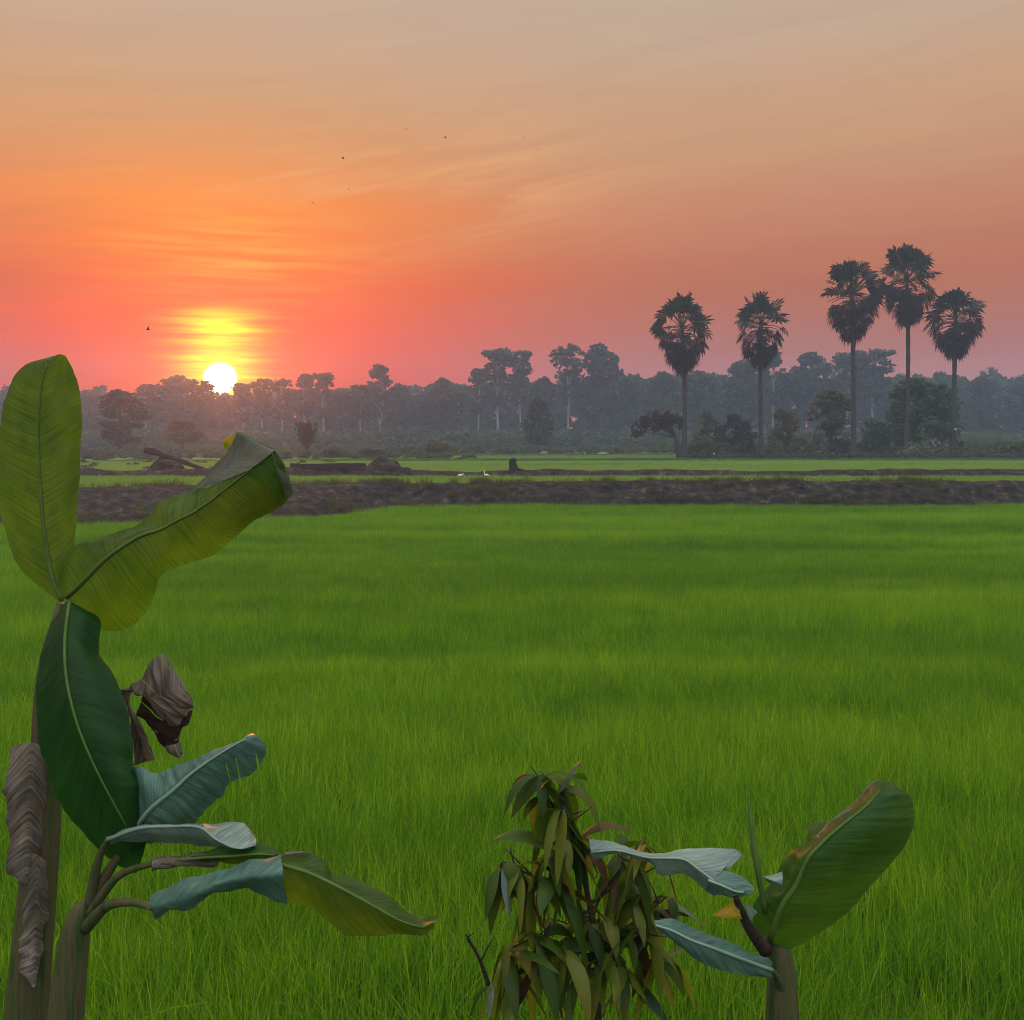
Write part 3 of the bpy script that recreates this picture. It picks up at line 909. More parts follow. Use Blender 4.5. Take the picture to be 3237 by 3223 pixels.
# sugar-cane like stand at far right
def cane():
    pts = []
    V, Fc, T = blades(1500, 3.2, 2.9, .3, .10, .25, seg=3, r=np.random.default_rng(3))
    o = obj('cane_stand', make_mesh('cane_stand', V, Fc, M['fol_pale'], tone=T), loc=D(1838, 862, 128) * [1, 1, 0] + [0, 0, TERR])
    o.scale = (1.15, .6, 1)
    tag(o, 'pale green stand of tall cane right of the rightmost palm trunk', 'cane', kind='stuff')


cane()

# far wood behind the individual trees
def far_wood():
    r = np.random.default_rng(77)
    C, Rd = [], []
    for row in range(3):
        d = 258 + row * 15
        for x in np.arange(-190, 190, 3.2):
            xd = (x / d * F + 512) * SD
            top = np.interp(xd, [-100, 150, 420, 560, 760, 900, 1150, 1300, 1700, 2000], [738, 742, 752, 742, 742, 724, 718, 712, 712, 716])
            hh = (830 - top) / 1932 * d + 3 - TERR + r.normal(0, .9)
            for z in np.arange(.8, hh - 1.2, 3.0):
                C.append(np.array([x + r.normal(0, .8), d + r.normal(0, 2.5), TERR + z + r.normal(0, .5)])); Rd.append(r.uniform(1.5, 2.7))
            C.append(np.array([x, d, TERR + hh - 1.4])); Rd.append(r.uniform(1.3, 2.0))
    V, Fc, T = leaf_cloud(C, Rd, 44, 1.15, r)
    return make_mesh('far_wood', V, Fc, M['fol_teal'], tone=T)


tag(obj('far_wood', far_wood()), 'hazy blue mass of woodland closing the view behind the treeline', 'woodland', kind='stuff')

# undergrowth along the treeline and dry scrub in the middle ground
pm = []
for i in range(4):
    r = np.random.default_rng(90 + i)
    C = r.normal(0, .5, (9, 3)) * [1, 1, .0] + np.stack([np.zeros(9), np.zeros(9), r.uniform(.2, .9, 9)], 1)
    V, Fc, T = leaf_cloud(C, r.uniform(.25, .5, 9), 26, .22, r)
    pm.append(make_mesh('scrub_clump', V, Fc, M['undergrowth'], tone=T))
sc_coll = proto_collection('scrub_source', pm)
P, S, TN = [], [], []
for (d0, d1, x0, x1, cnt, s0, s1, t0) in (
        (205, 228, -50, 1980, 480, 2.0, 4.2, .35), (140, 200, -50, 1250, 420, .5, 1.3, .8), (106, 112, 1300, 2050, 260, .35, .8, .3),
        (104, 135, 80, 900, 210, .35, .8, .65), (115, 135, 1300, 2050, 190, .8, 1.7, .45), (160, 215, 1250, 2050, 260, 1.2, 2.6, .5), (66, 90, 80, 700, 34, .25, .45, .5)):
    for i in range(cnt):
        d = rng.uniform(d0, d1); xd = rng.uniform(x0, x1)
        P.append([(xd / SD - 512) / F * d, d, TERR - .05]); s = rng.uniform(s0, s1); S.append([s * rng.uniform(1, 1.7), s, s * rng.uniform(.7, 1.1)]); TN.append(np.clip(t0 + rng.normal(0, .2), 0, 1))
n = len(P)
scatter('undergrowth', P, np.stack([np.zeros(n), np.zeros(n), rng.uniform(0, 6.28, n)], 1), S, TN, sc_coll, 4, 'low scrub and weeds spread along the foot of the trees', 'undergrowth')


# ------------------------------------------------------------------ palmyra palms
def fan(mb, c, ax, nrm, rad, r, nseg=19, spread=2.15, droop=.25, tone=.5):
    """one fan leaf: pointed segments radiating from c about ax, in the plane square to nrm"""
    ax = ax / np.linalg.norm(ax); nrm = nrm - ax * np.dot(nrm, ax); nrm /= np.linalg.norm(nrm) + 1e-9
    sd = np.cross(ax, nrm)
    V, Fc = [], []
    for k in range(nseg):
        a = -spread + 2 * spread * k / (nseg - 1)
        L = rad * (1 - .22 * abs(a) / spread) * r.uniform(.82, 1.12)
        u = ax * math.cos(a) + sd * math.sin(a); v = -ax * math.sin(a) + sd * math.cos(a)
        hw = spread / (nseg - 1) * L * .74 * 1.08
        fold = nrm * (.07 * rad * (1 if k % 2 else -1) + .16 * rad * abs(a) / spread)
        tip = c + u * L + np.array([0, 0, -droop * rad * r.uniform(.4, 1.3)]) + fold
        m = c + u * L * .70 + fold * .5 + np.array([0, 0, -droop * rad * .12])
        b = len(V)
        V += [c, m + v * hw, tip, m - v * hw]; Fc.append((b, b + 1, b + 2, b + 3))
    mb.add(V, Fc, tone=tone)


def palm(label, xb, yb, xt, y_top, y_grow, y_bot, half_w, d, seed, upper=24, lean=0.0, gaps=None):
    r = np.random.default_rng(seed)
    k = d / 1932.0
    base = np.array([(xb / SD - 512) / F * d, d, TERR])
    t = empty('palm_tree', base)
    G0 = D(xt, y_grow, d) - base
    H = G0[2]
    s = half_w * k / 3.0
    # trunk
    path = crom([np.array([0, 0, -.2]), np.array([G0[0] * .2 + lean * .3, 0, H * .3]), np.array([G0[0] * .62 + lean * .3, 0, H * .66]), G0], np.linspace(0, 3, 22))
    zz = path[:, 2] / H
    rad = .235 + .27 * np.exp(-np.clip(zz, 0, 1) / .07) + .02 * np.sin(zz * 60)
    rad = rad * np.where(zz > .9, .85, 1)
    mb = MB(); V, Fc = tube(path, rad, 10); mb.add(V, Fc)
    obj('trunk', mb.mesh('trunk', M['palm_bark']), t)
    # green upper fronds
    cr = MB()
    up_len = (y_grow - y_top) * k
    for i in range(upper):
        f = i / (upper - 1)
        el = R(84 - 78 * f + r.normal(0, 8)); az = i * 2.39996 + r.normal(0, .2)
        dirv = np.array([math.cos(az) * math.cos(el), math.sin(az) * math.cos(el), math.sin(el)])
        reach = (up_len * .60) * math.sin(max(el, 0)) ** 2 + 2.1 * s * (1 - math.sin(max(el, 0)) ** 2)
        p0 = G0 + np.array([0, 0, -.15 + .3 * (1 - f)])
        p2 = p0 + dirv * reach * r.uniform(.86, 1.1); p1 = (p0 + p2) / 2 + np.array([0, 0, .14 * (1 - math.sin(max(el, 0)))])
        V, Fc = tube(crom([p0, p1, p2], np.linspace(0, 2, 5)), np.linspace(.05, .03, 5), 4); cr.add(V, Fc, .6)
        ax = dirv + np.array([0, 0, -.25 + .1 * math.sin(el)])
        nr = np.cross(ax, np.array([-math.sin(az), math.cos(az), 0])) + r.normal(0, .55, 3)
        fan(cr, p2, ax, nr, 1.62 * s * r.uniform(.85, 1.12), r, droop=.2, tone=float(r.uniform(.1, .9)))
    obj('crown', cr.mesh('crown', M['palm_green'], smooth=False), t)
    # side fronds bending over, then the hanging skirt narrowing to the trunk
    sk = MB()
    depth = (y_bot - y_grow) * k
    ns = 54
    for i in range(ns):
        f = (i + .5) / ns
        az = i * 2.39996 + r.normal(0, .3)
        h0 = G0[2] - .1 - depth * .61 * f
        att = crom(path, [np.interp(h0, path[:, 2], np.arange(22))])[0]
        out = s * (2.05 * (1 - f) ** .75 + .42) * r.uniform(.8, 1.1)
        drop = depth * (.13 + .12 * f) * r.uniform(.8, 1.2)
        p2 = att + np.array([math.cos(az) * out, math.sin(az) * out, -drop + .25 * (1 - f)])
        p1 = att + (p2 - att) * .55 + np.array([0, 0, .25 * (1 - f)])
        V, Fc = tube(crom([att, p1, p2], np.linspace(0, 2, 5)), np.linspace(.045, .03, 5), 4); sk.add(V, Fc, .4)
        ax = np.array([math.cos(az) * (.72 * (1 - f) + .05), math.sin(az) * (.72 * (1 - f) + .05), -.62 - .6 * f])
        if f < .45 and r.uniform() < .18: continue
        nr = np.array([math.cos(az), math.sin(az), .4]) + r.normal(0, .45, 3)
        fan(sk, p2, ax, nr, s * (1.15 - .15 * f) * r.uniform(.88, 1.12), r, spread=2.1 - .9 * f, droop=.32, tone=float(r.uniform(.05, .95)))
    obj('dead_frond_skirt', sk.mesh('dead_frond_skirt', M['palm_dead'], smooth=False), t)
    return tag(t, label, 'palm tree', 'tall fan palms along the field edge')


palm('first palm from the left, sparse crown with wide gaps, leaning reddish tree at its foot', 1290, 866, 1287, 552, 618, 702, 53, 110, 101, upper=19, lean=.5)
palm('second palm from the left, compact crown, round dark bush beside its trunk', 1437, 866, 1436, 550, 612, 692, 49, 112, 102, upper=21, lean=-.35)
palm('third palm from the left, full dense heart-shaped crown', 1610, 868, 1607, 482, 556, 640, 54, 109, 103, upper=27, lean=.25)
palm('tallest palm, fourth from the left, trunk foot hidden by green trees', 1709, 866, 1711, 458, 530, 610, 56, 114, 104, lean=.6, upper=25)
palm('rightmost palm, lower than the tallest one beside it', 1798, 866, 1803, 545, 598, 674, 52, 112, 105, upper=24)


# ------------------------------------------------------------------ small things
def white_post():
    p = D(1347, 867, 108); p[2] = TERR - .05
    mb = MB(); V, Fc = tube([(0, 0, 0), (0, 0, .35), (.01, 0, .62)], [.08, .075, .07], 8); mb.add(V, Fc)
    V, Fc = tube([(.01, 0, .62), (.01, 0, .68), (.01, 0, .72)], [.085, .085, .03], 8); mb.add(V, Fc)
    tag(obj('boundary_post', mb.mesh('boundary_post', M['whitewash']), loc=p), 'short white boundary post at the field edge', 'post')


white_post()


def bench():
    p = D(1563, 862, 109.5); p[2] = TERR
    t = empty('stone_bench', p)
    def bx(x0, x1, y0, y1, z0, z1):
        return [(x0, y0, z0), (x1, y0, z0), (x1, y1, z0), (x0, y1, z0), (x0, y0, z1), (x1, y0, z1), (x1, y1, z1), (x0, y1, z1)], [(0, 3, 2, 1), (4, 5, 6, 7), (0, 1, 5, 4), (1, 2, 6, 5), (2, 3, 7, 6), (3, 0, 4, 7)]
    mb = MB(); mb.add(*bx(-.85, .85, -.25, .25, .40, .50)); obj('seat', mb.mesh('seat', M['whitewash'], smooth=False), t)
    for sx in (-.6, .6):
        mb = MB(); mb.add(*bx(sx - .08, sx + .08, -.2, .2, -.05, .398)); obj('leg', mb.mesh('leg', M['whitewash'], smooth=False), t)
    tag(t, 'low white stone bench under the brownish bushes', 'bench')


bench()


def egret(label, xd, yd, d, pose, rz):
    p = D(xd, yd, d); p[2] = TERR if pose != 'fly' else p[2]
    t = empty('white_egret', p, rz)
    mb = MB()
    if pose == 'fly':
        body = [(-.3, 0, 0), (-.15, 0, .02), (0, 0, .03), (.18, 0, .05), (.28, 0, .1), (.36, 0, .1)]
        V, Fc = tube(body, [.02, .07, .09, .05, .03, .02], 8); mb.add(V, Fc)
        for sg in (-1, 1):
            mb.add([(.12, 0, .05), (.1, .35 * sg, .28), (0, .75 * sg, .22), (-.12, .35 * sg, .22), (-.12, 0, .05)], [(0, 1, 3, 4), (1, 2, 3)])
        b0 = np.array([.36, 0, .1])
    else:
        low = pose == 'feed'
        body = [(-.26, 0, .36), (-.14, 0, .42), (0, 0, .46), (.12, 0, .46), (.2, 0, .5)]
        V, Fc = tube(body, [.02, .08, .11, .09, .04], 8); mb.add(V, Fc)
        nk = [(.16, 0, .48), (.24, 0, .56), (.34, 0, .50), (.42, 0, .36)] if low else [(.16, 0, .48), (.24, 0, .6), (.18, 0, .72), (.22, 0, .84), (.3, 0, .86)]
        V, Fc = tube(crom(nk, np.linspace(0, len(nk) - 1, 10)), np.linspace(.045, .028, 10), 7); mb.add(V, Fc)
        b0 = np.array(nk[-1])
    obj('body', mb.mesh('body', M['feather']), t)
    mb = MB(); V, Fc = tube([b0, b0 + [.07, 0, -.02 if pose != 'feed' else -.08], b0 + [.13, 0, -.04 if pose != 'feed' else -.15]], [.018, .012, .003], 6); mb.add(V, Fc)
    obj('beak', mb.mesh('beak', M['ban_gold']), t)
    for sg in (-1, 1):
        mb = MB()
        path = [(0, .04 * sg, .4), (-.02, .05 * sg, .2), (.01, .05 * sg, 0)] if pose != 'fly' else [(-.25, .02 * sg, 0), (-.45, .02 * sg, -.02), (-.6, .02 * sg, -.02)]
        V, Fc = tube(path, [.02, .012, .012], 5); mb.add(V, Fc); obj('leg', mb.mesh('leg', M['darkfeather']), t)
    t.scale = (.55, .55, .55)
    tag(t, label, 'egret', 'white egrets in the paddies')


egret('white egret standing far off beside the dark column-shaped tree', 1103, 857, 140, 'stand', 2.3)
egret('white egret bent low feeding, left of two in the young rice', 868, 899, 52.5, 'feed', .2)
egret('white egret with neck raised, right of two in the young rice', 918, 899, 52.8, 'stand', 2.9)
egret('white egret flying past the rightmost palm trunk', 1803, 811, 106, 'fly', 2.6)


def sky_bird(label, xd, yd, d, rz, flap, size):
    p = D(xd, yd, d)
    t = empty('flying_bird', p, rz)
    mb = MB(); V, Fc = tube([(-.2, 0, 0), (-.08, 0, .01), (.05, 0, .02), (.15, 0, .03), (.21, 0, .02)], [.012, .045, .055, .035, .008], 8); mb.add(V, Fc)
    obj('body', mb.mesh('body', M['darkfeather']), t)
    for sg in (-1, 1):
        mb = MB()
        V = [(.08, .03 * sg, .02), (.10, .2 * sg, .02 + flap * .2), (.0, .46 * sg, .02 + flap * .28), (-.06, .2 * sg, .01 + flap * .17), (-.06, .03 * sg, .015)]
        V2 = [(x, yy, z - .012) for x, yy, z in V]
        mb.add(V + V2, [(0, 1, 3, 4), (1, 2, 3), (9, 8, 6, 5), (8, 7, 6), (0, 5, 6, 1), (1, 6, 7, 2), (2, 7, 8, 3), (3, 8, 9, 4)])
        obj('wing', mb.mesh('wing', M['darkfeather'], smooth=False), t)
    size *= .62
    t.scale = (size, size, size)
    tag(t, label, 'bird', 'small birds in the sunset sky')


sky_bird('dark bird flying low in the red sky left of the sun', 279, 622, 60, .4, .9, 1.0)
sky_bird('highest tiny bird, left of the top centre of the sky', 766, 244, 60, 1.2, .3, .55)
sky_bird('tiny bird just right of the highest one', 840, 260, 60, .2, .5, .6)
sky_bird('tiny bird right of centre, upper one of a close pair', 988, 260, 60, 1.4, .6, .5)
sky_bird('tiny bird right of centre, lower one of a close pair', 1016, 282, 60, 1.3, .2, .5)
sky_bird('tiny bird gliding in the peach sky above the orange band', 647, 299, 60, .1, .5, .75)
sky_bird('tiny bird under the gliding one', 657, 357, 60, .8, .3, .5)
sky_bird('lowest of the tiny peach-sky birds, directly above the wide orange band', 590, 383, 60, .1, .2, .55)


# ------------------------------------------------------------------ banana plants
def leaf_sheet(rows, nu=56, nv=26, ripple=.004, edge=.006, cup=0.0, seed=0, name='leaf', mat=None, tears=0):
    """rows of control points (x, y, distance) in photo coordinates -> smooth sheet with lateral vein ripples"""
    C = np.array([[W(*p) for p in row] for row in rows])                    # m, c, 3
    m, c = C.shape[:2]
    A = crom(C, np.linspace(0, m - 1, nu))                                 # nu, c, 3
    B = np.stack([crom(A[i], np.linspace(0, c - 1, nv)) for i in range(nu)])  # nu, nv, 3
    du = np.gradient(B, axis=0); dv = np.gradient(B, axis=1)
    Nn = np.cross(du, dv); Nn /= np.linalg.norm(Nn, axis=2)[:, :, None] + 1e-9
    ss = np.concatenate([[0], np.cumsum(np.linalg.norm(np.diff(B[:, nv // 2], axis=0), axis=1))])
    for i in range(nu):
        for j in range(nv):
            v = j / (nv - 1) * 2 - 1
            sgn = 1 if v > 0 else 9
            rp = mnoise.noise(Vector((ss[i] * 38 - abs(v) * 2.0, sgn + seed, abs(v) * .6)))
            r2 = mnoise.noise(Vector((ss[i] * 9, sgn * 2.1 + seed, abs(v))))
            B[i, j] += Nn[i, j] * (ripple * rp * min(1, abs(v) * 3) + edge * 2.2 * r2 * abs(v) ** 1.5 - cup * abs(v) ** 2)
    dead = set()
    rt = random.Random(seed * 7 + 1)
    for _ in range(tears):
        i0 = rt.uniform(.12, .9) * (nu - 1); side = rt.choice((0, 1)); dep = rt.uniform(.25, .8); wmax = rt.choice((1, 1, 2))
        for j in range(nv - 1):
            v = abs((j + .5) / (nv - 1) * 2 - 1); sd_ = 1 if (j + .5) / (nv - 1) > .5 else 0
            if sd_ != side or v < 1 - dep: continue
            c_ = round(i0)
            wv_ = wmax * (v - 1 + dep) / dep - .01
            for i in range(nu - 1):
                if abs(i - c_) <= max(.1, wv_): dead.add((i, j))
    V = B.reshape(-1, 3)
    Fc = np.array([(i * nv + j, i * nv + j + 1, (i + 1) * nv + j + 1, (i + 1) * nv + j) for i in range(nu - 1) for j in range(nv - 1) if (i, j) not in dead])
    uv = np.array([(ss[i] - .10 * abs(j / (nv - 1) * 2 - 1), j / (nv - 1)) for i in range(nu) for j in range(nv)])
    r = np.random.default_rng(seed)
    tone = np.array([.5 + .5 * mnoise.noise(Vector((ss[i] * 3.0, (j / nv) * 2.0, seed * 1.3))) for i in range(nu) for j in range(nv)])
    return make_mesh(name, V, Fc, mat, uv=uv, tone=tone, smooth=True)


def rib_mesh(pts, r0, r1, off=-.004, n=24, mat='midrib'):
    P = crom([W(x, y, d) for x, y, d in pts], np.linspace(0, len(pts) - 1, n)) + np.array([0, off, 0])
    mb = MB(); V, Fc = tube(P, np.linspace(r0, r1, n), 7); mb.add(V, Fc)
    return mb.mesh('midrib', M[mat])


def add_leaf(plant, rows, mat, label=None, rib=None, ribr=(.011, .003), name='leaf', **kw):
    lo = obj(name, leaf_sheet(rows, mat=M[mat], name=name, **kw), plant)
    lo.matrix_parent_inverse = plant.matrix_basis.inverted()
    if label: lo['label'] = label
    if rib:
        ro = obj('midrib', rib_mesh(rib, *ribr, mat='midrib_pale' if mat in ('ban_sky_sheen', 'ban_pale') else 'midrib'), lo)
    return lo


def add_stem(plant, pts, radii, name='pseudostem', mat='stem'):
    P = crom(pts, np.linspace(0, len(pts) - 1, 18)); rr = np.interp(np.linspace(0, 1, 18), np.linspace(0, 1, len(radii)), radii)
    mb = MB(); V, Fc = tube(P, rr, 14); mb.add(V, Fc)
    o = obj(name, mb.mesh(name, M[mat]), plant); o.matrix_parent_inverse = plant.matrix_basis.inverted()
    return o


# --- tall banana plant at the left edge
d0 = 4.1
top = W(196, 1905, d0)
bp = empty('banana_plant', (W(60, 3000, d0)[0], d0, 0.0))
tag(bp, 'tall banana plant at the left edge with an upright leaf and a folded-over leaf', 'banana plant', 'banana plants in the foreground')
bpy.context.view_layer.update()
bx0 = W(60, 3000, d0)[0]
add_stem(bp, [np.array([bx0, d0, -.03]), np.array([bx0 + .03, d0, .7]), np.array([bx0 + .10, d0, 1.5]), W(150, 2150, d0), top], [.10, .085, .065, .045, .02])
# upright leaf
add_leaf(bp, [
    [(188, 1900, 4.1), (193, 1898, 4.1), (198, 1896, 4.1), (203, 1895, 4.1), (206, 1893, 4.1)],
    [(70, 1800, 4.16), (110, 1810, 4.12), (165, 1818, 4.1), (200, 1822, 4.12), (220, 1825, 4.15)],
    [(10, 1660, 4.2), (70, 1670, 4.14), (140, 1675, 4.1), (200, 1678, 4.13), (240, 1680, 4.17)],
    [(-10, 1500, 4.22), (55, 1500, 4.14), (125, 1500, 4.1), (195, 1500, 4.12), (251, 1490, 4.18)],
    [(-5, 1380, 4.22), (55, 1370, 4.14), (122, 1360, 4.1), (195, 1355, 4.12), (259, 1350, 4.18)],
    [(20, 1250, 4.2), (70, 1240, 4.14), (130, 1230, 4.1), (195, 1230, 4.12), (252, 1235, 4.16)],
    [(75, 1160, 4.17), (110, 1155, 4.13), (150, 1150, 4.1), (195, 1160, 4.12), (232, 1170, 4.15)],
    [(160, 1125, 4.13), (175, 1122, 4.12), (190, 1120, 4.11), (203, 1123, 4.12), (212, 1132, 4.13)]],
    'ban_yellow', 'upright yellow-green leaf', rib=[(198, 1896, 4.1), (165, 1818, 4.1), (140, 1675, 4.1), (125, 1500, 4.1), (122, 1360, 4.1), (130, 1230, 4.1), (150, 1150, 4.1)], seed=1, nu=90)
# long leaf reaching right, its tip folded over
add_leaf(bp, [
    [(205, 1893, 4.08), (208, 1889, 4.07), (212, 1885, 4.06), (216, 1892, 4.06), (220, 1902, 4.06)],
    [(190, 1810, 4.12), (222, 1822, 4.06), (262, 1838, 4.0), (280, 1910, 4.0), (292, 1990, 4.06)],
    [(222, 1738, 4.10), (270, 1742, 4.03), (325, 1772, 3.96), (362, 1890, 3.97), (396, 1982, 4.05)],
    [(318, 1694, 4.06), (350, 1706, 4.0), (385, 1727, 3.93), (432, 1850, 3.94), (462, 1934, 4.03)],
    [(400, 1668, 4.02), (420, 1676, 3.97), (442, 1692, 3.91), (475, 1790, 3.90), (490, 1872, 3.97)],
    [(462, 1636, 3.98), (480, 1652, 3.93), (505, 1672, 3.88), (515, 1750, 3.88), (512, 1812, 3.92)],
    [(500, 1588, 3.96), (525, 1612, 3.9), (556, 1645, 3.85), (572, 1720, 3.86), (578, 1782, 3.90)],
    [(596, 1553, 3.94), (615, 1572, 3.88), (640, 1602, 3.82), (662, 1690, 3.84), (668, 1755, 3.88)],
    [(660, 1495, 3.92), (685, 1518, 3.85), (715, 1545, 3.79), (752, 1622, 3.80), (776, 1664, 3.85)],
    [(716, 1430, 3.90), (748, 1462, 3.83), (786, 1490, 3.76), (828, 1572, 3.77), (856, 1616, 3.82)],
    [(746, 1374, 3.88), (798, 1402, 3.81), (858, 1432, 3.74), (888, 1510, 3.75), (912, 1577, 3.80)],
    [(752, 1370, 3.90), (806, 1396, 3.84), (867, 1424, 3.77), (899, 1476, 3.78), (926, 1552, 3.83)],
    [(738, 1388, 3.95), (800, 1420, 3.93), (858, 1446, 3.90), (890, 1500, 3.90), (912, 1560, 3.92)],
    [(700, 1401, 3.99), (770, 1470, 4.0), (830, 1500, 4.0), (860, 1545, 4.0), (880, 1590, 4.0)]],
    'ban_yellow', 'long yellow-green leaf with its tip folded over',
    rib=[(212, 1885, 4.06), (262, 1838, 4.0), (325, 1772, 3.96), (385, 1727, 3.93), (442, 1692, 3.91), (505, 1672, 3.88), (556, 1645, 3.85), (640, 1602, 3.82), (715, 1545, 3.79), (786, 1490, 3.76), (858, 1432, 3.74)],
    ribr=(.010, .0025), seed=2, nu=120, nv=30, edge=.008)
add_leaf(bp, [  # overlay sheet carrying the painted gloss of the folded tip
    [(604, 1556, 3.925), (606, 1558, 3.92), (609, 1561, 3.915), (612, 1564, 3.91), (616, 1568, 3.905)],
    [(661, 1494, 3.905), (668, 1502, 3.885), (676, 1510, 3.865), (684, 1518, 3.845), (692, 1526, 3.825)],
    [(717, 1429, 3.885), (732, 1444, 3.855), (748, 1460, 3.82), (764, 1474, 3.785), (780, 1488, 3.752)],
    [(746, 1372, 3.865), (772, 1386, 3.83), (800, 1402, 3.795), (830, 1418, 3.76), (858, 1434, 3.728)],
    [(747, 1369, 3.87), (776, 1381, 3.84), (806, 1394, 3.81), (838, 1408, 3.78), (867, 1422, 3.75)]],
    'ban_gloss', 'underside with pale grey gloss painted in along the folded tip', name='leaf_fold_gloss', seed=31, nu=44, nv=18, ripple=.003, edge=.002)
add_leaf(bp, [
    [(858, 1432, 3.725), (862, 1430, 3.735), (866, 1428, 3.745), (868, 1426, 3.75), (869, 1423, 3.755)],
    [(872, 1476, 3.735), (880, 1472, 3.74), (888, 1468, 3.75), (893, 1466, 3.76), (897, 1463, 3.77)],
    [(886, 1520, 3.745), (898, 1520, 3.75), (908, 1522, 3.76), (916, 1526, 3.775), (921, 1530, 3.79)],
    [(900, 1556, 3.765), (908, 1556, 3.775), (914, 1556, 3.785), (920, 1557, 3.80), (926, 1558, 3.81)],
    [(911, 1577, 3.785), (914, 1575, 3.79), (917, 1572, 3.795), (920, 1570, 3.805), (923, 1566, 3.815)]],
    'ban_gloss', 'bent end of the folded leaf with pale grey gloss painted in', name='leaf_fold_gloss', seed=32, nu=34, nv=12, ripple=.002, edge=.002)
# curled golden flap at the fold
add_leaf(bp, [
    [(748, 1371, 3.885), (738, 1374, 3.91), (724, 1380, 3.93), (712, 1388, 3.94), (703, 1398, 3.93)],
    [(738, 1392, 3.89), (730, 1394, 3.92), (720, 1394, 3.94), (712, 1400, 3.95), (706, 1410, 3.94)],
    [(729, 1414, 3.89), (727, 1412, 3.91), (723, 1410, 3.93), (719, 1408, 3.94), (714, 1406, 3.94)]],
    'ban_gold', 'small golden curled leaf tip', name='leaf_tip', seed=3, nu=12, nv=12, ripple=.001, edge=.002)
# dark hanging leaf
add_leaf(bp, [
    [(205, 1900, 4.0), (212, 1898, 4.0), (222, 1898, 4.0), (235, 1905, 4.0), (250, 1915, 4.0)],
    [(165, 1960, 3.98), (188, 1945, 3.96), (216, 1935, 3.94), (265, 1935, 3.95), (318, 1952, 3.98)],
    [(130, 2060, 3.93), (165, 2035, 3.90), (207, 2010, 3.87), (260, 2015, 3.88), (311, 2050, 3.92)],
    [(115, 2180, 3.88), (160, 2150, 3.84), (208, 2110, 3.80), (280, 2100, 3.81), (358, 2130, 3.86)],
    [(120, 2320, 3.84), (170, 2275, 3.79), (226, 2215, 3.74), (310, 2200, 3.75), (398, 2218, 3.81)],
    [(150, 2440, 3.81), (205, 2385, 3.75), (258, 2320, 3.70), (335, 2305, 3.71), (417, 2322, 3.77)],
    [(205, 2560, 3.79), (255, 2500, 3.73), (306, 2430, 3.68), (368, 2410, 3.69), (424, 2412, 3.75)],
    [(280, 2650, 3.79), (320, 2600, 3.73), (358, 2530, 3.68), (410, 2490, 3.69), (455, 2475, 3.74)],
    [(350, 2720, 3.80), (380, 2680, 3.75), (408, 2620, 3.71), (440, 2570, 3.72), (462, 2535, 3.76)],
    [(430, 2760, 3.82), (440, 2735, 3.8), (452, 2700, 3.78), (460, 2660, 3.78), (466, 2620, 3.8)]],
    'ban_dark', 'dark green hanging leaf', rib=[(222, 1898, 4.0), (216, 1935, 3.94), (207, 2010, 3.87), (208, 2110, 3.80), (226, 2215, 3.74), (258, 2320, 3.70), (306, 2430, 3.68), (358, 2530, 3.68), (408, 2620, 3.71)], ribr=(.008, .003), seed=4, nu=100)
# dried leaf: crumpled hood, withered inside, hanging strip
dl = add_leaf(bp, [
    [(389, 2190, 4.0), (402, 2180, 3.99), (420, 2178, 3.98), (440, 2182, 3.97), (455, 2190, 3.98)],
    [(405, 2172, 4.0), (430, 2185, 3.94), (460, 2200, 3.92), (488, 2225, 3.92), (500, 2262, 3.95)],
    [(440, 2135, 4.0), (475, 2165, 3.92), (505, 2200, 3.90), (540, 2240, 3.90), (555, 2275, 3.94)],
    [(472, 2100, 4.0), (510, 2140, 3.91), (545, 2185, 3.88), (575, 2225, 3.89), (592, 2250, 3.93)],
    [(497, 2073, 4.02), (535, 2120, 3.93), (570, 2170, 3.90), (595, 2210, 3.91), (613, 2234, 3.95)],
    [(512, 2076, 4.05), (548, 2110, 3.99), (578, 2150, 3.97), (600, 2185, 3.97), (612, 2222, 3.99)]],
    'ban_dry', 'dried grey-brown crumpled leaf', name='dead_leaf', seed=5, nu=80, nv=44, ripple=.018, edge=.014, tears=3)
def sub_leaf(parent, plant, rows, mat, name, **kw):
    o = obj(name, leaf_sheet(rows, mat=M[mat], name=name, **kw), parent)
    return o
sub_leaf(dl, bp, [
    [(460, 2185, 3.99), (500, 2225, 3.98), (545, 2262, 3.97), (585, 2250, 3.97), (612, 2236, 3.98)],
    [(452, 2215, 4.0), (490, 2262, 3.99), (535, 2290, 3.96), (575, 2285, 3.97), (606, 2262, 3.99)],
    [(435, 2258, 4.0), (478, 2280, 4.0), (522, 2320, 3.96), (565, 2310, 3.97), (590, 2295, 3.99)],
    [(473, 2274, 4.0), (492, 2305, 4.0), (520, 2340, 3.97), (556, 2335, 3.98), (574, 2316, 3.99)],
    [(490, 2318, 4.0), (510, 2345, 3.99), (530, 2362, 3.98), (552, 2362, 3.98), (566, 2352, 3.99)],
    [(522, 2358, 4.0), (536, 2368, 3.99), (550, 2374, 3.98), (560, 2380, 3.98), (572, 2384, 3.99)]],
    'ban_burnt', 'withered_fold', seed=6, nu=60, nv=30, ripple=.018, edge=.022, tears=4)
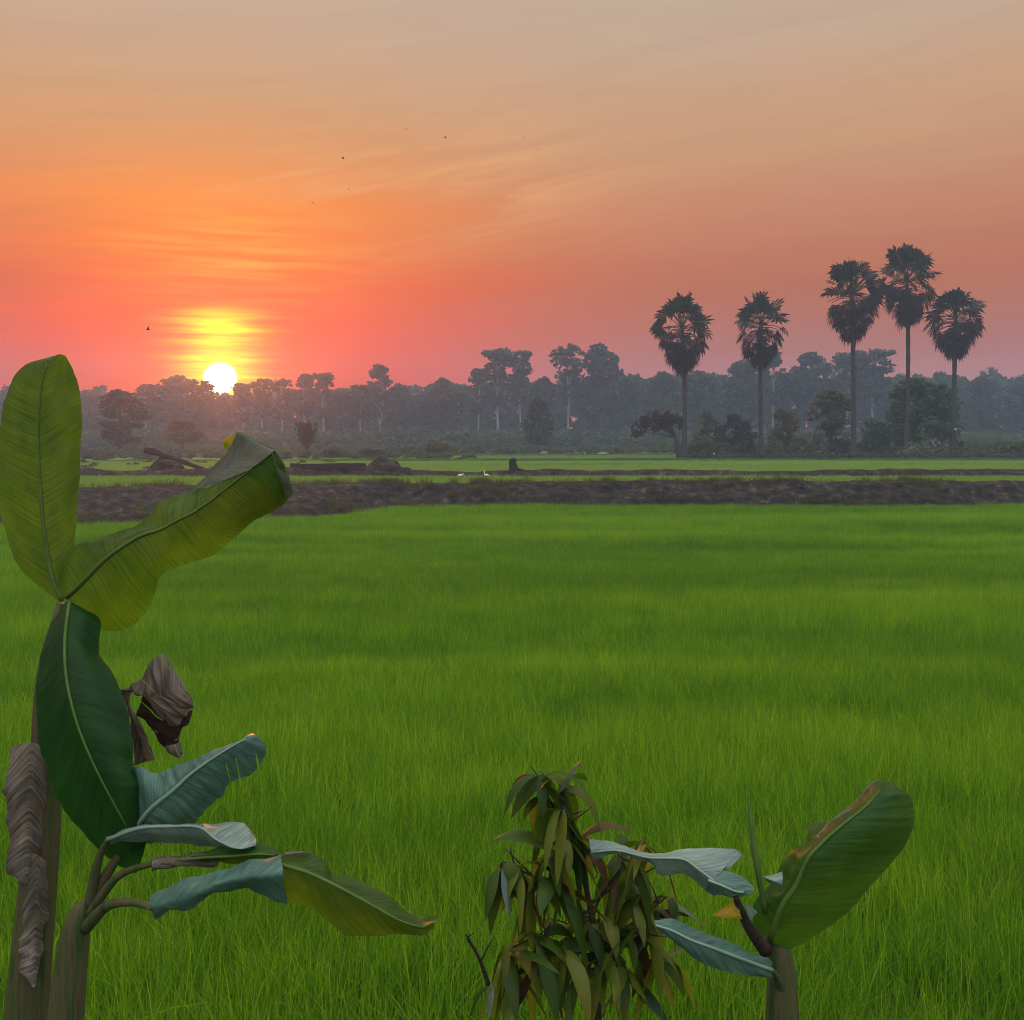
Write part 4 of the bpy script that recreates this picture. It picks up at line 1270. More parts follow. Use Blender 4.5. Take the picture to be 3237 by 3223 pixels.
sub_leaf(dl, bp, [
    [(520, 2352, 3.97), (534, 2352, 3.96), (548, 2350, 3.955), (560, 2346, 3.96), (570, 2340, 3.97)],
    [(528, 2366, 3.965), (540, 2364, 3.955), (552, 2362, 3.95), (562, 2360, 3.955), (574, 2358, 3.965)],
    [(548, 2376, 3.965), (556, 2378, 3.955), (562, 2382, 3.95), (568, 2384, 3.955), (578, 2376, 3.96)],
    [(562, 2386, 3.965), (566, 2388, 3.96), (570, 2391, 3.96), (574, 2389, 3.96), (580, 2382, 3.965)]],
    'ban_dry', 'ragged_end', seed=8, nu=26, nv=16, ripple=.008, edge=.010)
sub_leaf(dl, bp, [
    [(388, 2190, 4.0), (394, 2188, 3.99), (402, 2184, 3.98), (410, 2182, 3.98), (418, 2180, 3.99)],
    [(398, 2235, 4.0), (402, 2232, 3.98), (406, 2228, 3.97), (410, 2226, 3.98), (416, 2222, 3.99)],
    [(414, 2290, 4.0), (420, 2288, 3.98), (427, 2284, 3.96), (434, 2280, 3.98), (440, 2276, 3.99)],
    [(424, 2345, 4.0), (436, 2345, 3.98), (448, 2342, 3.96), (458, 2338, 3.98), (466, 2332, 4.0)],
    [(423, 2418, 4.0), (440, 2412, 3.98), (458, 2406, 3.97), (476, 2402, 3.98), (490, 2399, 4.0)]],
    'ban_dry', 'hanging_strip', seed=7, nu=30, nv=12, ripple=.005, edge=.006)

add_stem(bp, [W(150, 2300, 4.07), W(250, 2240, 4.04), W(330, 2205, 4.01), W(396, 2186, 3.99)], [.016, .012, .009, .006], name='dead_petiole', mat='twig')
for rows, sd in (([[(30, 2360, 4.08), (60, 2350, 4.02), (100, 2345, 4.0), (135, 2352, 4.02), (160, 2365, 4.08)],
                   [(20, 2560, 4.09), (52, 2560, 4.02), (92, 2565, 3.99), (130, 2570, 4.02), (150, 2580, 4.08)],
                   [(28, 2760, 4.07), (50, 2775, 4.0), (82, 2790, 3.98), (112, 2770, 4.01), (128, 2740, 4.06)]], 41),
                 ([[(70, 2700, 4.06), (95, 2690, 4.0), (120, 2700, 3.98), (140, 2715, 4.0), (150, 2730, 4.05)],
                   [(60, 2900, 4.04), (85, 2910, 3.97), (112, 2920, 3.95), (132, 2900, 3.98), (146, 2880, 4.04)],
                   [(70, 3060, 4.02), (88, 3090, 3.95), (108, 3120, 3.94), (122, 3080, 3.97), (130, 3040, 4.02)]], 42)):
    add_leaf(bp, rows, 'ban_dry', 'dry brown sheath peeling from the stem', name='dry_sheath', seed=sd, nu=40, nv=16, ripple=.008, edge=.014)

# --- lower banana plant at the left edge
d1 = 3.8
bq = empty('banana_plant', (W(190, 3000, d1)[0], d1, 0.0))
tag(bq, 'low banana plant at the bottom left with broad blue-green leaves spreading right', 'banana plant', 'banana plants in the foreground')
bpy.context.view_layer.update()
bx1 = W(190, 3000, d1)[0]
add_stem(bq, [np.array([bx1, d1, -.03]), np.array([bx1, d1, .55]), W(235, 2960, d1), W(290, 2840, d1)], [.09, .075, .055, .022])
for pth, rr in (([W(300, 2830, 3.8), W(350, 2740, 3.79), W(395, 2680, 3.79), W(412, 2652, 3.78)], [.022, .018, .013, .010]),
                ([W(285, 2860, 3.79), W(300, 2760, 3.77), W(320, 2690, 3.75), W(342, 2650, 3.73)], [.022, .018, .012, .008]),
                ([W(270, 2930, 3.78), W(340, 2860, 3.68), W(420, 2850, 3.58), W(482, 2868, 3.52)], [.024, .018, .013, .009]),
                ([W(280, 2890, 3.79), W(370, 2770, 3.72), W(480, 2728, 3.62), W(565, 2714, 3.57)], [.020, .014, .010, .006])):
    add_stem(bq, pth, rr, name='petiole', mat='stem')
add_leaf(bq, [
    [(395, 2640, 3.8), (402, 2646, 3.79), (410, 2652, 3.78), (420, 2660, 3.78), (430, 2668, 3.79)],
    [(400, 2530, 3.78), (420, 2570, 3.75), (440, 2600, 3.73), (468, 2632, 3.74), (495, 2660, 3.78)],
    [(419, 2427, 3.74), (448, 2490, 3.70), (480, 2550, 3.68), (515, 2592, 3.69), (550, 2632, 3.74)],
    [(494, 2440, 3.72), (520, 2468, 3.68), (548, 2495, 3.65), (578, 2550, 3.66), (603, 2604, 3.72)],
    [(552, 2416, 3.71), (572, 2430, 3.67), (598, 2448, 3.63), (628, 2500, 3.64), (650, 2552, 3.70)],
    [(600, 2397, 3.70), (618, 2405, 3.66), (640, 2416, 3.61), (674, 2462, 3.63), (700, 2512, 3.69)],
    [(641, 2382, 3.69), (660, 2384, 3.65), (684, 2386, 3.60), (704, 2436, 3.62), (716, 2480, 3.68)],
    [(711, 2357, 3.68), (722, 2356, 3.64), (736, 2354, 3.60), (752, 2410, 3.62), (760, 2464, 3.67)],
    [(760, 2334, 3.68), (768, 2334, 3.65), (778, 2332, 3.61), (795, 2384, 3.62), (803, 2438, 3.67)],
    [(794, 2314, 3.68), (800, 2317, 3.66), (808, 2322, 3.63), (824, 2352, 3.63), (834, 2396, 3.66)],
    [(800, 2317, 3.68), (812, 2325, 3.67), (824, 2334, 3.65), (836, 2344, 3.65), (842, 2356, 3.66)]],
    'ban_sky_sheen', 'blue-green ribbed leaf rising to a blunt tip', rib=[(410, 2652, 3.78), (440, 2600, 3.73), (480, 2550, 3.68), (548, 2495, 3.65), (598, 2448, 3.63), (640, 2416, 3.61), (684, 2386, 3.60), (736, 2354, 3.60), (778, 2332, 3.61)], ribr=(.010, .002), seed=11, nu=160, ripple=.009, edge=.009, tears=5)
add_leaf(bq, [
    [(330, 2640, 3.75), (335, 2645, 3.74), (340, 2650, 3.73), (345, 2658, 3.73), (350, 2664, 3.74)],
    [(430, 2606, 3.70), (435, 2610, 3.68), (440, 2614, 3.66), (448, 2634, 3.66), (455, 2655, 3.70)],
    [(501, 2604, 3.66), (520, 2605, 3.64), (540, 2608, 3.60), (552, 2634, 3.60), (562, 2661, 3.65)],
    [(571, 2603, 3.63), (600, 2605, 3.60), (630, 2610, 3.55), (638, 2644, 3.56), (645, 2674, 3.62)],
    [(650, 2603, 3.61), (665, 2614, 3.57), (683, 2648, 3.51), (692, 2664, 3.53), (700, 2681, 3.59)],
    [(735, 2598, 3.60), (740, 2628, 3.55), (735, 2674, 3.48), (738, 2677, 3.50), (742, 2680, 3.56)],
    [(774, 2604, 3.60), (782, 2636, 3.55), (776, 2676, 3.48), (778, 2680, 3.50), (780, 2684, 3.55)],
    [(800, 2626, 3.60), (808, 2645, 3.57), (810, 2662, 3.52), (808, 2672, 3.52), (803, 2680, 3.54)]],
    'ban_pale', 'pale blue-green leaf with rounded end, held level', rib=[(340, 2650, 3.73), (440, 2614, 3.66), (540, 2608, 3.60), (630, 2610, 3.55), (683, 2648, 3.51), (733, 2674, 3.48)], ribr=(.008, .002), seed=12, nu=60, ripple=.004)
# lowest leaf: blue-green inner half, then olive outer blade pointing right
add_leaf(bq, [
    [(470, 2830, 3.55), (475, 2850, 3.53), (480, 2870, 3.52), (485, 2890, 3.53), (490, 2905, 3.55)],
    [(600, 2775, 3.50), (605, 2800, 3.47), (612, 2825, 3.45), (618, 2842, 3.46), (622, 2852, 3.49)],
    [(673, 2757, 3.48), (680, 2775, 3.44), (690, 2792, 3.42), (696, 2808, 3.43), (700, 2824, 3.46)],
    [(753, 2726, 3.46), (758, 2750, 3.42), (766, 2775, 3.39), (772, 2795, 3.41), (776, 2813, 3.44)],
    [(821, 2711, 3.45), (824, 2740, 3.40), (828, 2770, 3.37), (834, 2800, 3.40), (838, 2828, 3.43)],
    [(888, 2697, 3.44), (892, 2730, 3.39), (896, 2765, 3.36), (902, 2810, 3.39), (912, 2852, 3.42)]],
    'ban_sky_sheen', 'blue-green inner part of the lowest leaf', seed=13, nu=50, ripple=.006, edge=.012)
add_leaf(bq, [
    [(889, 2697, 3.44), (886, 2712, 3.43), (884, 2728, 3.42), (897, 2790, 3.42), (912, 2851, 3.43)],
    [(947, 2690, 3.47), (944, 2718, 3.44), (944, 2744, 3.41), (952, 2800, 3.41), (958, 2860, 3.43)],
    [(988, 2692, 3.48), (986, 2730, 3.44), (984, 2758, 3.40), (994, 2820, 3.40), (1004, 2884, 3.42)],
    [(1026, 2716, 3.48), (1022, 2748, 3.44), (1018, 2774, 3.39), (1034, 2850, 3.39), (1052, 2916, 3.41)],
    [(1050, 2758, 3.48), (1052, 2776, 3.44), (1056, 2792, 3.38), (1080, 2870, 3.38), (1104, 2952, 3.40)],
    [(1096, 2765, 3.48), (1092, 2790, 3.43), (1090, 2810, 3.37), (1120, 2882, 3.37), (1150, 2955, 3.39)],
    [(1150, 2786, 3.47), (1148, 2816, 3.42), (1146, 2840, 3.36), (1170, 2898, 3.36), (1196, 2955, 3.38)],
    [(1210, 2824, 3.46), (1208, 2850, 3.40), (1206, 2874, 3.35), (1226, 2914, 3.35), (1246, 2955, 3.37)],
    [(1270, 2864, 3.44), (1268, 2886, 3.39), (1266, 2906, 3.34), (1284, 2930, 3.34), (1302, 2950, 3.35)],
    [(1330, 2896, 3.40), (1330, 2912, 3.37), (1328, 2926, 3.33), (1338, 2936, 3.33), (1346, 2942, 3.34)],
    [(1385, 2888, 3.36), (1380, 2900, 3.35), (1374, 2912, 3.33), (1372, 2926, 3.33), (1370, 2936, 3.33)]],
    'ban_yellow', 'olive green blade of the lowest leaf, pointing right', rib=[(884, 2728, 3.42), (944, 2744, 3.41), (984, 2758, 3.40), (1056, 2792, 3.38), (1146, 2840, 3.36), (1206, 2874, 3.35), (1266, 2906, 3.34), (1328, 2926, 3.33)], ribr=(.008, .002), seed=14, nu=150, ripple=.004, edge=.006, tears=2)
add_leaf(bq, [
    [(560, 2706, 3.58), (562, 2710, 3.57), (565, 2714, 3.57), (568, 2720, 3.57), (570, 2724, 3.58)],
    [(640, 2692, 3.56), (644, 2698, 3.55), (650, 2706, 3.54), (654, 2714, 3.54), (658, 2722, 3.55)],
    [(725, 2668, 3.55), (728, 2684, 3.53), (732, 2702, 3.51), (740, 2716, 3.52), (748, 2730, 3.53)],
    [(800, 2656, 3.55), (804, 2678, 3.52), (808, 2696, 3.50), (814, 2706, 3.50), (820, 2716, 3.51)],
    [(852, 2672, 3.54), (856, 2684, 3.52), (860, 2694, 3.50), (864, 2704, 3.50), (868, 2712, 3.50)],
    [(890, 2694, 3.52), (890, 2697, 3.51), (890, 2700, 3.50), (890, 2704, 3.50), (890, 2708, 3.50)]],
    'ban_green', 'olive leaf under the pale rounded one', rib=[(565, 2714, 3.57), (650, 2706, 3.54), (732, 2702, 3.51), (808, 2696, 3.50), (870, 2698, 3.5)], ribr=(.006, .003), seed=15, nu=40, ripple=.003)
add_leaf(bq, [
    [(480, 2705, 3.58), (480, 2716, 3.575), (480, 2730, 3.57), (480, 2742, 3.57), (480, 2750, 3.58)],
    [(560, 2702, 3.57), (562, 2708, 3.565), (566, 2720, 3.56), (570, 2730, 3.56), (574, 2736, 3.57)],
    [(620, 2697, 3.56), (622, 2700, 3.55), (626, 2706, 3.55), (640, 2726, 3.55), (676, 2738, 3.56)],
    [(690, 2697, 3.55), (692, 2700, 3.545), (694, 2704, 3.54), (695, 2708, 3.54), (696, 2712, 3.55)]],
    'ban_dry', 'dried straw-coloured strip under the pale leaf', name='dead_leaf', seed=16, nu=26, nv=12, ripple=.006, edge=.006)
add_leaf(bq, [
    [(898, 2690, 3.43), (900, 2692, 3.43), (902, 2695, 3.425), (906, 2699, 3.425), (908, 2703, 3.43)],
    [(930, 2687, 3.45), (934, 2688, 3.45), (938, 2690, 3.445), (940, 2692, 3.44), (942, 2695, 3.44)],
    [(984, 2688, 3.47), (985, 2689, 3.47), (986, 2690, 3.465), (986, 2691, 3.46), (986, 2692, 3.46)]],
    'ban_dry', 'dried edge scrap on the olive blade', name='dead_leaf_scrap', seed=17, nu=16, nv=8, ripple=.003, edge=.003)

# --- banana plant at the lower right
d2 = 3.7
br = empty('banana_plant', (W(2480, 3000, d2)[0], d2, 0.0))
tag(br, 'banana plant at the bottom right with a steep green leaf and blue-green level leaves', 'banana plant', 'banana plants in the foreground')
bpy.context.view_layer.update()
bx2 = W(2480, 3000, d2)[0]
add_stem(br, [np.array([bx2, d2, -.03]), np.array([bx2 - .01, d2, .6]), W(2470, 3060, d2), W(2440, 2950, d2)], [.09, .075, .05, .02])
add_leaf(br, [
    [(2390, 2985, 3.68), (2410, 2980, 3.67), (2432, 2972, 3.66), (2460, 2985, 3.66), (2490, 3000, 3.67)],
    [(2380, 2865, 3.70), (2420, 2866, 3.66), (2466, 2868, 3.62), (2540, 2900, 3.61), (2620, 2930, 3.64)],
    [(2440, 2786, 3.71), (2475, 2790, 3.66), (2515, 2795, 3.61), (2610, 2825, 3.60), (2710, 2850, 3.63)],
    [(2495, 2692, 3.72), (2520, 2702, 3.67), (2552, 2712, 3.61), (2660, 2740, 3.59), (2780, 2765, 3.63)],
    [(2578, 2645, 3.73), (2590, 2648, 3.68), (2606, 2652, 3.62), (2720, 2676, 3.59), (2840, 2700, 3.63)],
    [(2640, 2588, 3.74), (2654, 2592, 3.69), (2670, 2597, 3.63), (2780, 2612, 3.60), (2880, 2630, 3.64)],
    [(2702, 2536, 3.75), (2718, 2540, 3.70), (2735, 2545, 3.65), (2810, 2552, 3.62), (2890, 2562, 3.66)],
    [(2746, 2488, 3.76), (2762, 2490, 3.72), (2780, 2494, 3.68), (2826, 2500, 3.65), (2872, 2508, 3.68)],
    [(2775, 2464, 3.77), (2788, 2463, 3.74), (2802, 2466, 3.71), (2822, 2476, 3.69), (2838, 2486, 3.7)]],
    'ban_green', 'steep dark green leaf rising to the right', rib=[(2432, 2972, 3.66), (2466, 2868, 3.62), (2515, 2795, 3.61), (2552, 2712, 3.61), (2606, 2652, 3.62), (2670, 2597, 3.63), (2735, 2545, 3.65), (2780, 2494, 3.68)], ribr=(.011, .003), seed=21, nu=200, tears=3)
add_leaf(br, [
    [(2572, 2646, 3.735), (2578, 2647, 3.72), (2584, 2648, 3.71), (2590, 2648, 3.70), (2596, 2648, 3.69)],
    [(2632, 2588, 3.745), (2640, 2592, 3.73), (2648, 2597, 3.71), (2654, 2602, 3.70), (2660, 2606, 3.69)],
    [(2696, 2534, 3.755), (2704, 2540, 3.74), (2712, 2546, 3.72), (2718, 2550, 3.71), (2724, 2554, 3.70)],
    [(2742, 2486, 3.765), (2750, 2490, 3.75), (2758, 2496, 3.73), (2764, 2500, 3.72), (2768, 2504, 3.71)],
    [(2774, 2461, 3.775), (2782, 2463, 3.76), (2790, 2466, 3.745), (2798, 2470, 3.73), (2804, 2474, 3.72)]],
    'ban_dry', 'straw-coloured dry leaf edge', name='dead_leaf_edge', seed=22, nu=36, nv=10, ripple=.003, edge=.004)
add_leaf(br, [
    [(2557, 2598, 3.82), (2575, 2597, 3.82), (2592, 2596, 3.82), (2604, 2596, 3.82), (2616, 2596, 3.82)],
    [(2553, 2622, 3.81), (2568, 2624, 3.80), (2582, 2626, 3.80), (2596, 2626, 3.80), (2612, 2622, 3.80)],
    [(2554, 2660, 3.80), (2562, 2664, 3.79), (2572, 2668, 3.78), (2590, 2672, 3.78), (2610, 2676, 3.78)],
    [(2540, 2720, 3.80), (2550, 2724, 3.79), (2562, 2728, 3.78), (2580, 2732, 3.78), (2600, 2736, 3.78)]],
    'ban_yellow', 'bright lobe behind the steep leaf', name='leaf_lobe', seed=23, nu=24, nv=12)
add_leaf(br, [
    [(2392, 2766, 3.60), (2400, 2768, 3.60), (2410, 2770, 3.60), (2420, 2778, 3.60), (2425, 2784, 3.60)],
    [(2430, 2762, 3.59), (2434, 2770, 3.58), (2440, 2780, 3.57), (2446, 2788, 3.57), (2450, 2795, 3.58)],
    [(2473, 2750, 3.59), (2474, 2765, 3.58), (2474, 2780, 3.57), (2473, 2792, 3.57), (2470, 2803, 3.58)]],
    'ban_pale', 'pale folded scrap beside the steep leaf', name='leaf_scrap', seed=24, nu=18, nv=12, ripple=.004)
# level blue-green leaf split into two lobes at its tip
add_leaf(br, [
    [(1862, 2648, 3.62), (1864, 2666, 3.61), (1868, 2690, 3.60), (1871, 2704, 3.61), (1876, 2716, 3.62)],
    [(1940, 2660, 3.60), (1944, 2672, 3.585), (1950, 2684, 3.57), (1954, 2690, 3.575), (1958, 2698, 3.59)],
    [(2030, 2690, 3.58), (2036, 2698, 3.56), (2044, 2706, 3.55), (2050, 2715, 3.555), (2056, 2726, 3.57)],
    [(2094, 2692, 3.57), (2098, 2700, 3.55), (2104, 2708, 3.53), (2094, 2735, 3.54), (2083, 2762, 3.56)],
    [(2150, 2680, 3.57), (2156, 2695, 3.54), (2162, 2712, 3.52), (2158, 2738, 3.53), (2152, 2760, 3.55)],
    [(2226, 2678, 3.56), (2216, 2708, 3.53), (2200, 2738, 3.50), (2196, 2758, 3.51), (2190, 2776, 3.54)],
    [(2290, 2679, 3.55), (2268, 2722, 3.52), (2232, 2762, 3.49), (2232, 2790, 3.50), (2230, 2812, 3.53)],
    [(2328, 2682, 3.54), (2296, 2732, 3.51), (2256, 2780, 3.48), (2258, 2808, 3.49), (2258, 2830, 3.52)]],
    'ban_pale', 'blue-green level leaf with wavy outline', rib=[(1868, 2690, 3.60), (1950, 2684, 3.57), (2044, 2706, 3.55), (2104, 2708, 3.53), (2162, 2712, 3.52), (2200, 2738, 3.50), (2232, 2762, 3.49), (2256, 2780, 3.48)], ribr=(.003, .005), seed=25, nu=90, ripple=.005, edge=.002)
add_leaf(br, [
    [(2328, 2682, 3.54), (2336, 2690, 3.53), (2344, 2697, 3.53), (2348, 2700, 3.53), (2351, 2704, 3.53)],
    [(2296, 2690, 3.54), (2304, 2704, 3.53), (2312, 2716, 3.52), (2316, 2722, 3.52), (2318, 2726, 3.52)],
    [(2262, 2712, 3.535), (2270, 2724, 3.52), (2278, 2736, 3.51), (2280, 2740, 3.51), (2282, 2744, 3.515)],
    [(2232, 2745, 3.52), (2236, 2750, 3.51), (2240, 2755, 3.505), (2242, 2758, 3.505), (2244, 2762, 3.51)]],
    'ban_pale', 'upper lobe of the split blue-green leaf', name='leaf_lobe', seed=26, nu=26, nv=12, ripple=.005)
add_leaf(br, [
    [(2240, 2752, 3.50), (2240, 2764, 3.49), (2238, 2778, 3.48), (2236, 2796, 3.49), (2232, 2812, 3.52)],
    [(2298, 2749, 3.49), (2290, 2772, 3.475), (2280, 2794, 3.46), (2272, 2814, 3.475), (2262, 2831, 3.50)],
    [(2348, 2769, 3.48), (2336, 2790, 3.465), (2322, 2812, 3.45), (2312, 2826, 3.46), (2302, 2836, 3.48)],
    [(2374, 2794, 3.47), (2362, 2804, 3.46), (2350, 2816, 3.45), (2342, 2826, 3.455), (2334, 2834, 3.46)],
    [(2384, 2812, 3.46), (2380, 2815, 3.455), (2376, 2818, 3.45), (2370, 2822, 3.45), (2364, 2826, 3.45)]],
    'ban_sky_sheen', 'lower lobe of the split blue-green leaf', name='leaf_lobe', rib=[(2238, 2778, 3.478), (2280, 2794, 3.458), (2322, 2812, 3.448), (2350, 2816, 3.448)], ribr=(.005, .003), seed=27, nu=40, ripple=.006, edge=.006)
add_stem(br, [W(2326, 2832, 3.45), W(2340, 2870, 3.48), W(2366, 2925, 3.54), W(2420, 3000, 3.62)], [.010, .014, .018, .026], name='petiole', mat='twig')
add_leaf(br, [
    [(2249, 2889, 3.47), (2252, 2890, 3.47), (2255, 2892, 3.47), (2258, 2893, 3.47), (2261, 2894, 3.47)],
    [(2290, 2864, 3.47), (2291, 2874, 3.465), (2293, 2885, 3.46), (2294, 2895, 3.46), (2295, 2904, 3.465)],
    [(2328, 2842, 3.465), (2332, 2858, 3.46), (2338, 2874, 3.46), (2342, 2890, 3.46), (2347, 2904, 3.465)]],
    'ban_gold', 'bright yellow dying leaf', name='dying_leaf', seed=28, nu=22, nv=12, ripple=.002)
add_leaf(br, [
    [(2344, 2846, 3.47), (2347, 2848, 3.47), (2350, 2850, 3.47), (2352, 2852, 3.47), (2354, 2855, 3.47)],
    [(2368, 2858, 3.47), (2367, 2866, 3.47), (2366, 2874, 3.47), (2365, 2880, 3.47), (2364, 2886, 3.47)],
    [(2395, 2880, 3.48), (2390, 2886, 3.48), (2384, 2892, 3.48), (2378, 2898, 3.48), (2370, 2904, 3.48)]],
    'ban_pale', 'pale scrap right of the brown petiole', name='leaf_scrap', seed=29, nu=16, nv=10, ripple=.003)
add_stem(br, [W(2440, 3062, 3.58), W(2455, 3085, 3.62), W(2475, 3130, 3.68)], [.008, .012, .02], name='petiole', mat='stem')
# rolled new leaf
add_stem(br, [W(2362, 2500, 3.72), W(2372, 2580, 3.70), W(2384, 2670, 3.68), W(2397, 2755, 3.66), W(2420, 2880, 3.66)], [.0015, .008, .012, .012, .010], name='rolled_leaf', mat='midrib')
# lower edge leaf
add_leaf(br, [
    [(2068, 2905, 3.42), (2070, 2912, 3.41), (2072, 2920, 3.40), (2075, 2928, 3.40), (2080, 2935, 3.41)],
    [(2125, 2908, 3.42), (2125, 2922, 3.40), (2126, 2938, 3.38), (2128, 2956, 3.38), (2130, 2972, 3.40)],
    [(2190, 2926, 3.44), (2186, 2946, 3.41), (2182, 2966, 3.38), (2184, 2996, 3.38), (2188, 3020, 3.40)],
    [(2255, 2955, 3.46), (2252, 2970, 3.43), (2248, 2990, 3.40), (2252, 3025, 3.40), (2258, 3055, 3.42)],
    [(2340, 2988, 3.50), (2340, 3005, 3.48), (2340, 3025, 3.46), (2344, 3055, 3.46), (2350, 3080, 3.47)],
    [(2440, 3040, 3.58), (2440, 3050, 3.57), (2440, 3062, 3.56), (2442, 3078, 3.56), (2446, 3090, 3.57)]],
    'ban_sky_sheen', 'blue-green leaf at the bottom edge beside the sapling', rib=[(2072, 2920, 3.40), (2126, 2938, 3.38), (2182, 2966, 3.38), (2248, 2990, 3.40), (2340, 3025, 3.46), (2440, 3062, 3.56)], ribr=(.003, .007), seed=30, nu=56, ripple=.006, edge=.006)


# ------------------------------------------------------------------ sapling with drooping leaves
def lance(mb, base, dirv, L, wd, droop, roll, r, tone):
    """one drooping lance-shaped leaf, two facets folded along the midrib"""
    n = 9
    dirv = dirv / np.linalg.norm(dirv)
    pts, dd = [base.copy()], dirv.copy()
    for k in range(n - 1):
        dd = dd + np.array([0, 0, -droop / (n - 1)]); dd /= np.linalg.norm(dd)
        pts.append(pts[-1] + dd * L / (n - 1))
    pts = np.array(pts)
    side = np.cross(dirv, [0, 0, 1.0]); side = side / (np.linalg.norm(side) + 1e-9) if np.linalg.norm(side) > .05 else np.array([1.0, 0, 0])
    V = []
    for k in range(n):
        t = k / (n - 1)
        T = pts[min(k + 1, n - 1)] - pts[max(k - 1, 0)]; T /= np.linalg.norm(T)
        s = side - T * np.dot(side, T); s /= np.linalg.norm(s) + 1e-9
        nn = np.cross(T, s)
        s2 = s * math.cos(roll) + nn * math.sin(roll); n2 = np.cross(T, s2)
        hw = wd / 2 * (math.sin(math.pi * min(1, .03 + t ** .8 * .97)) ** .8) * (1.0 if t < .5 else 1 - .25 * (t - .5))
        wv = .10 * wd * math.sin(t * 9 + tone * 20)
        curl = .05 * wd * math.sin(t * 5 + roll * 3); pts[k] = pts[k] + nn * curl
        V += [pts[k] - s2 * hw + n2 * (hw * .35 + wv * .4), pts[k], pts[k] + s2 * hw + n2 * (hw * .35 - wv * .4)]
    Fc = []
    for k in range(n - 1):
        a = 3 * k
        Fc += [(a, a + 1, a + 4, a + 3), (a + 1, a + 2, a + 5, a + 4)]
    mb.add(V, Fc, tone=tone)


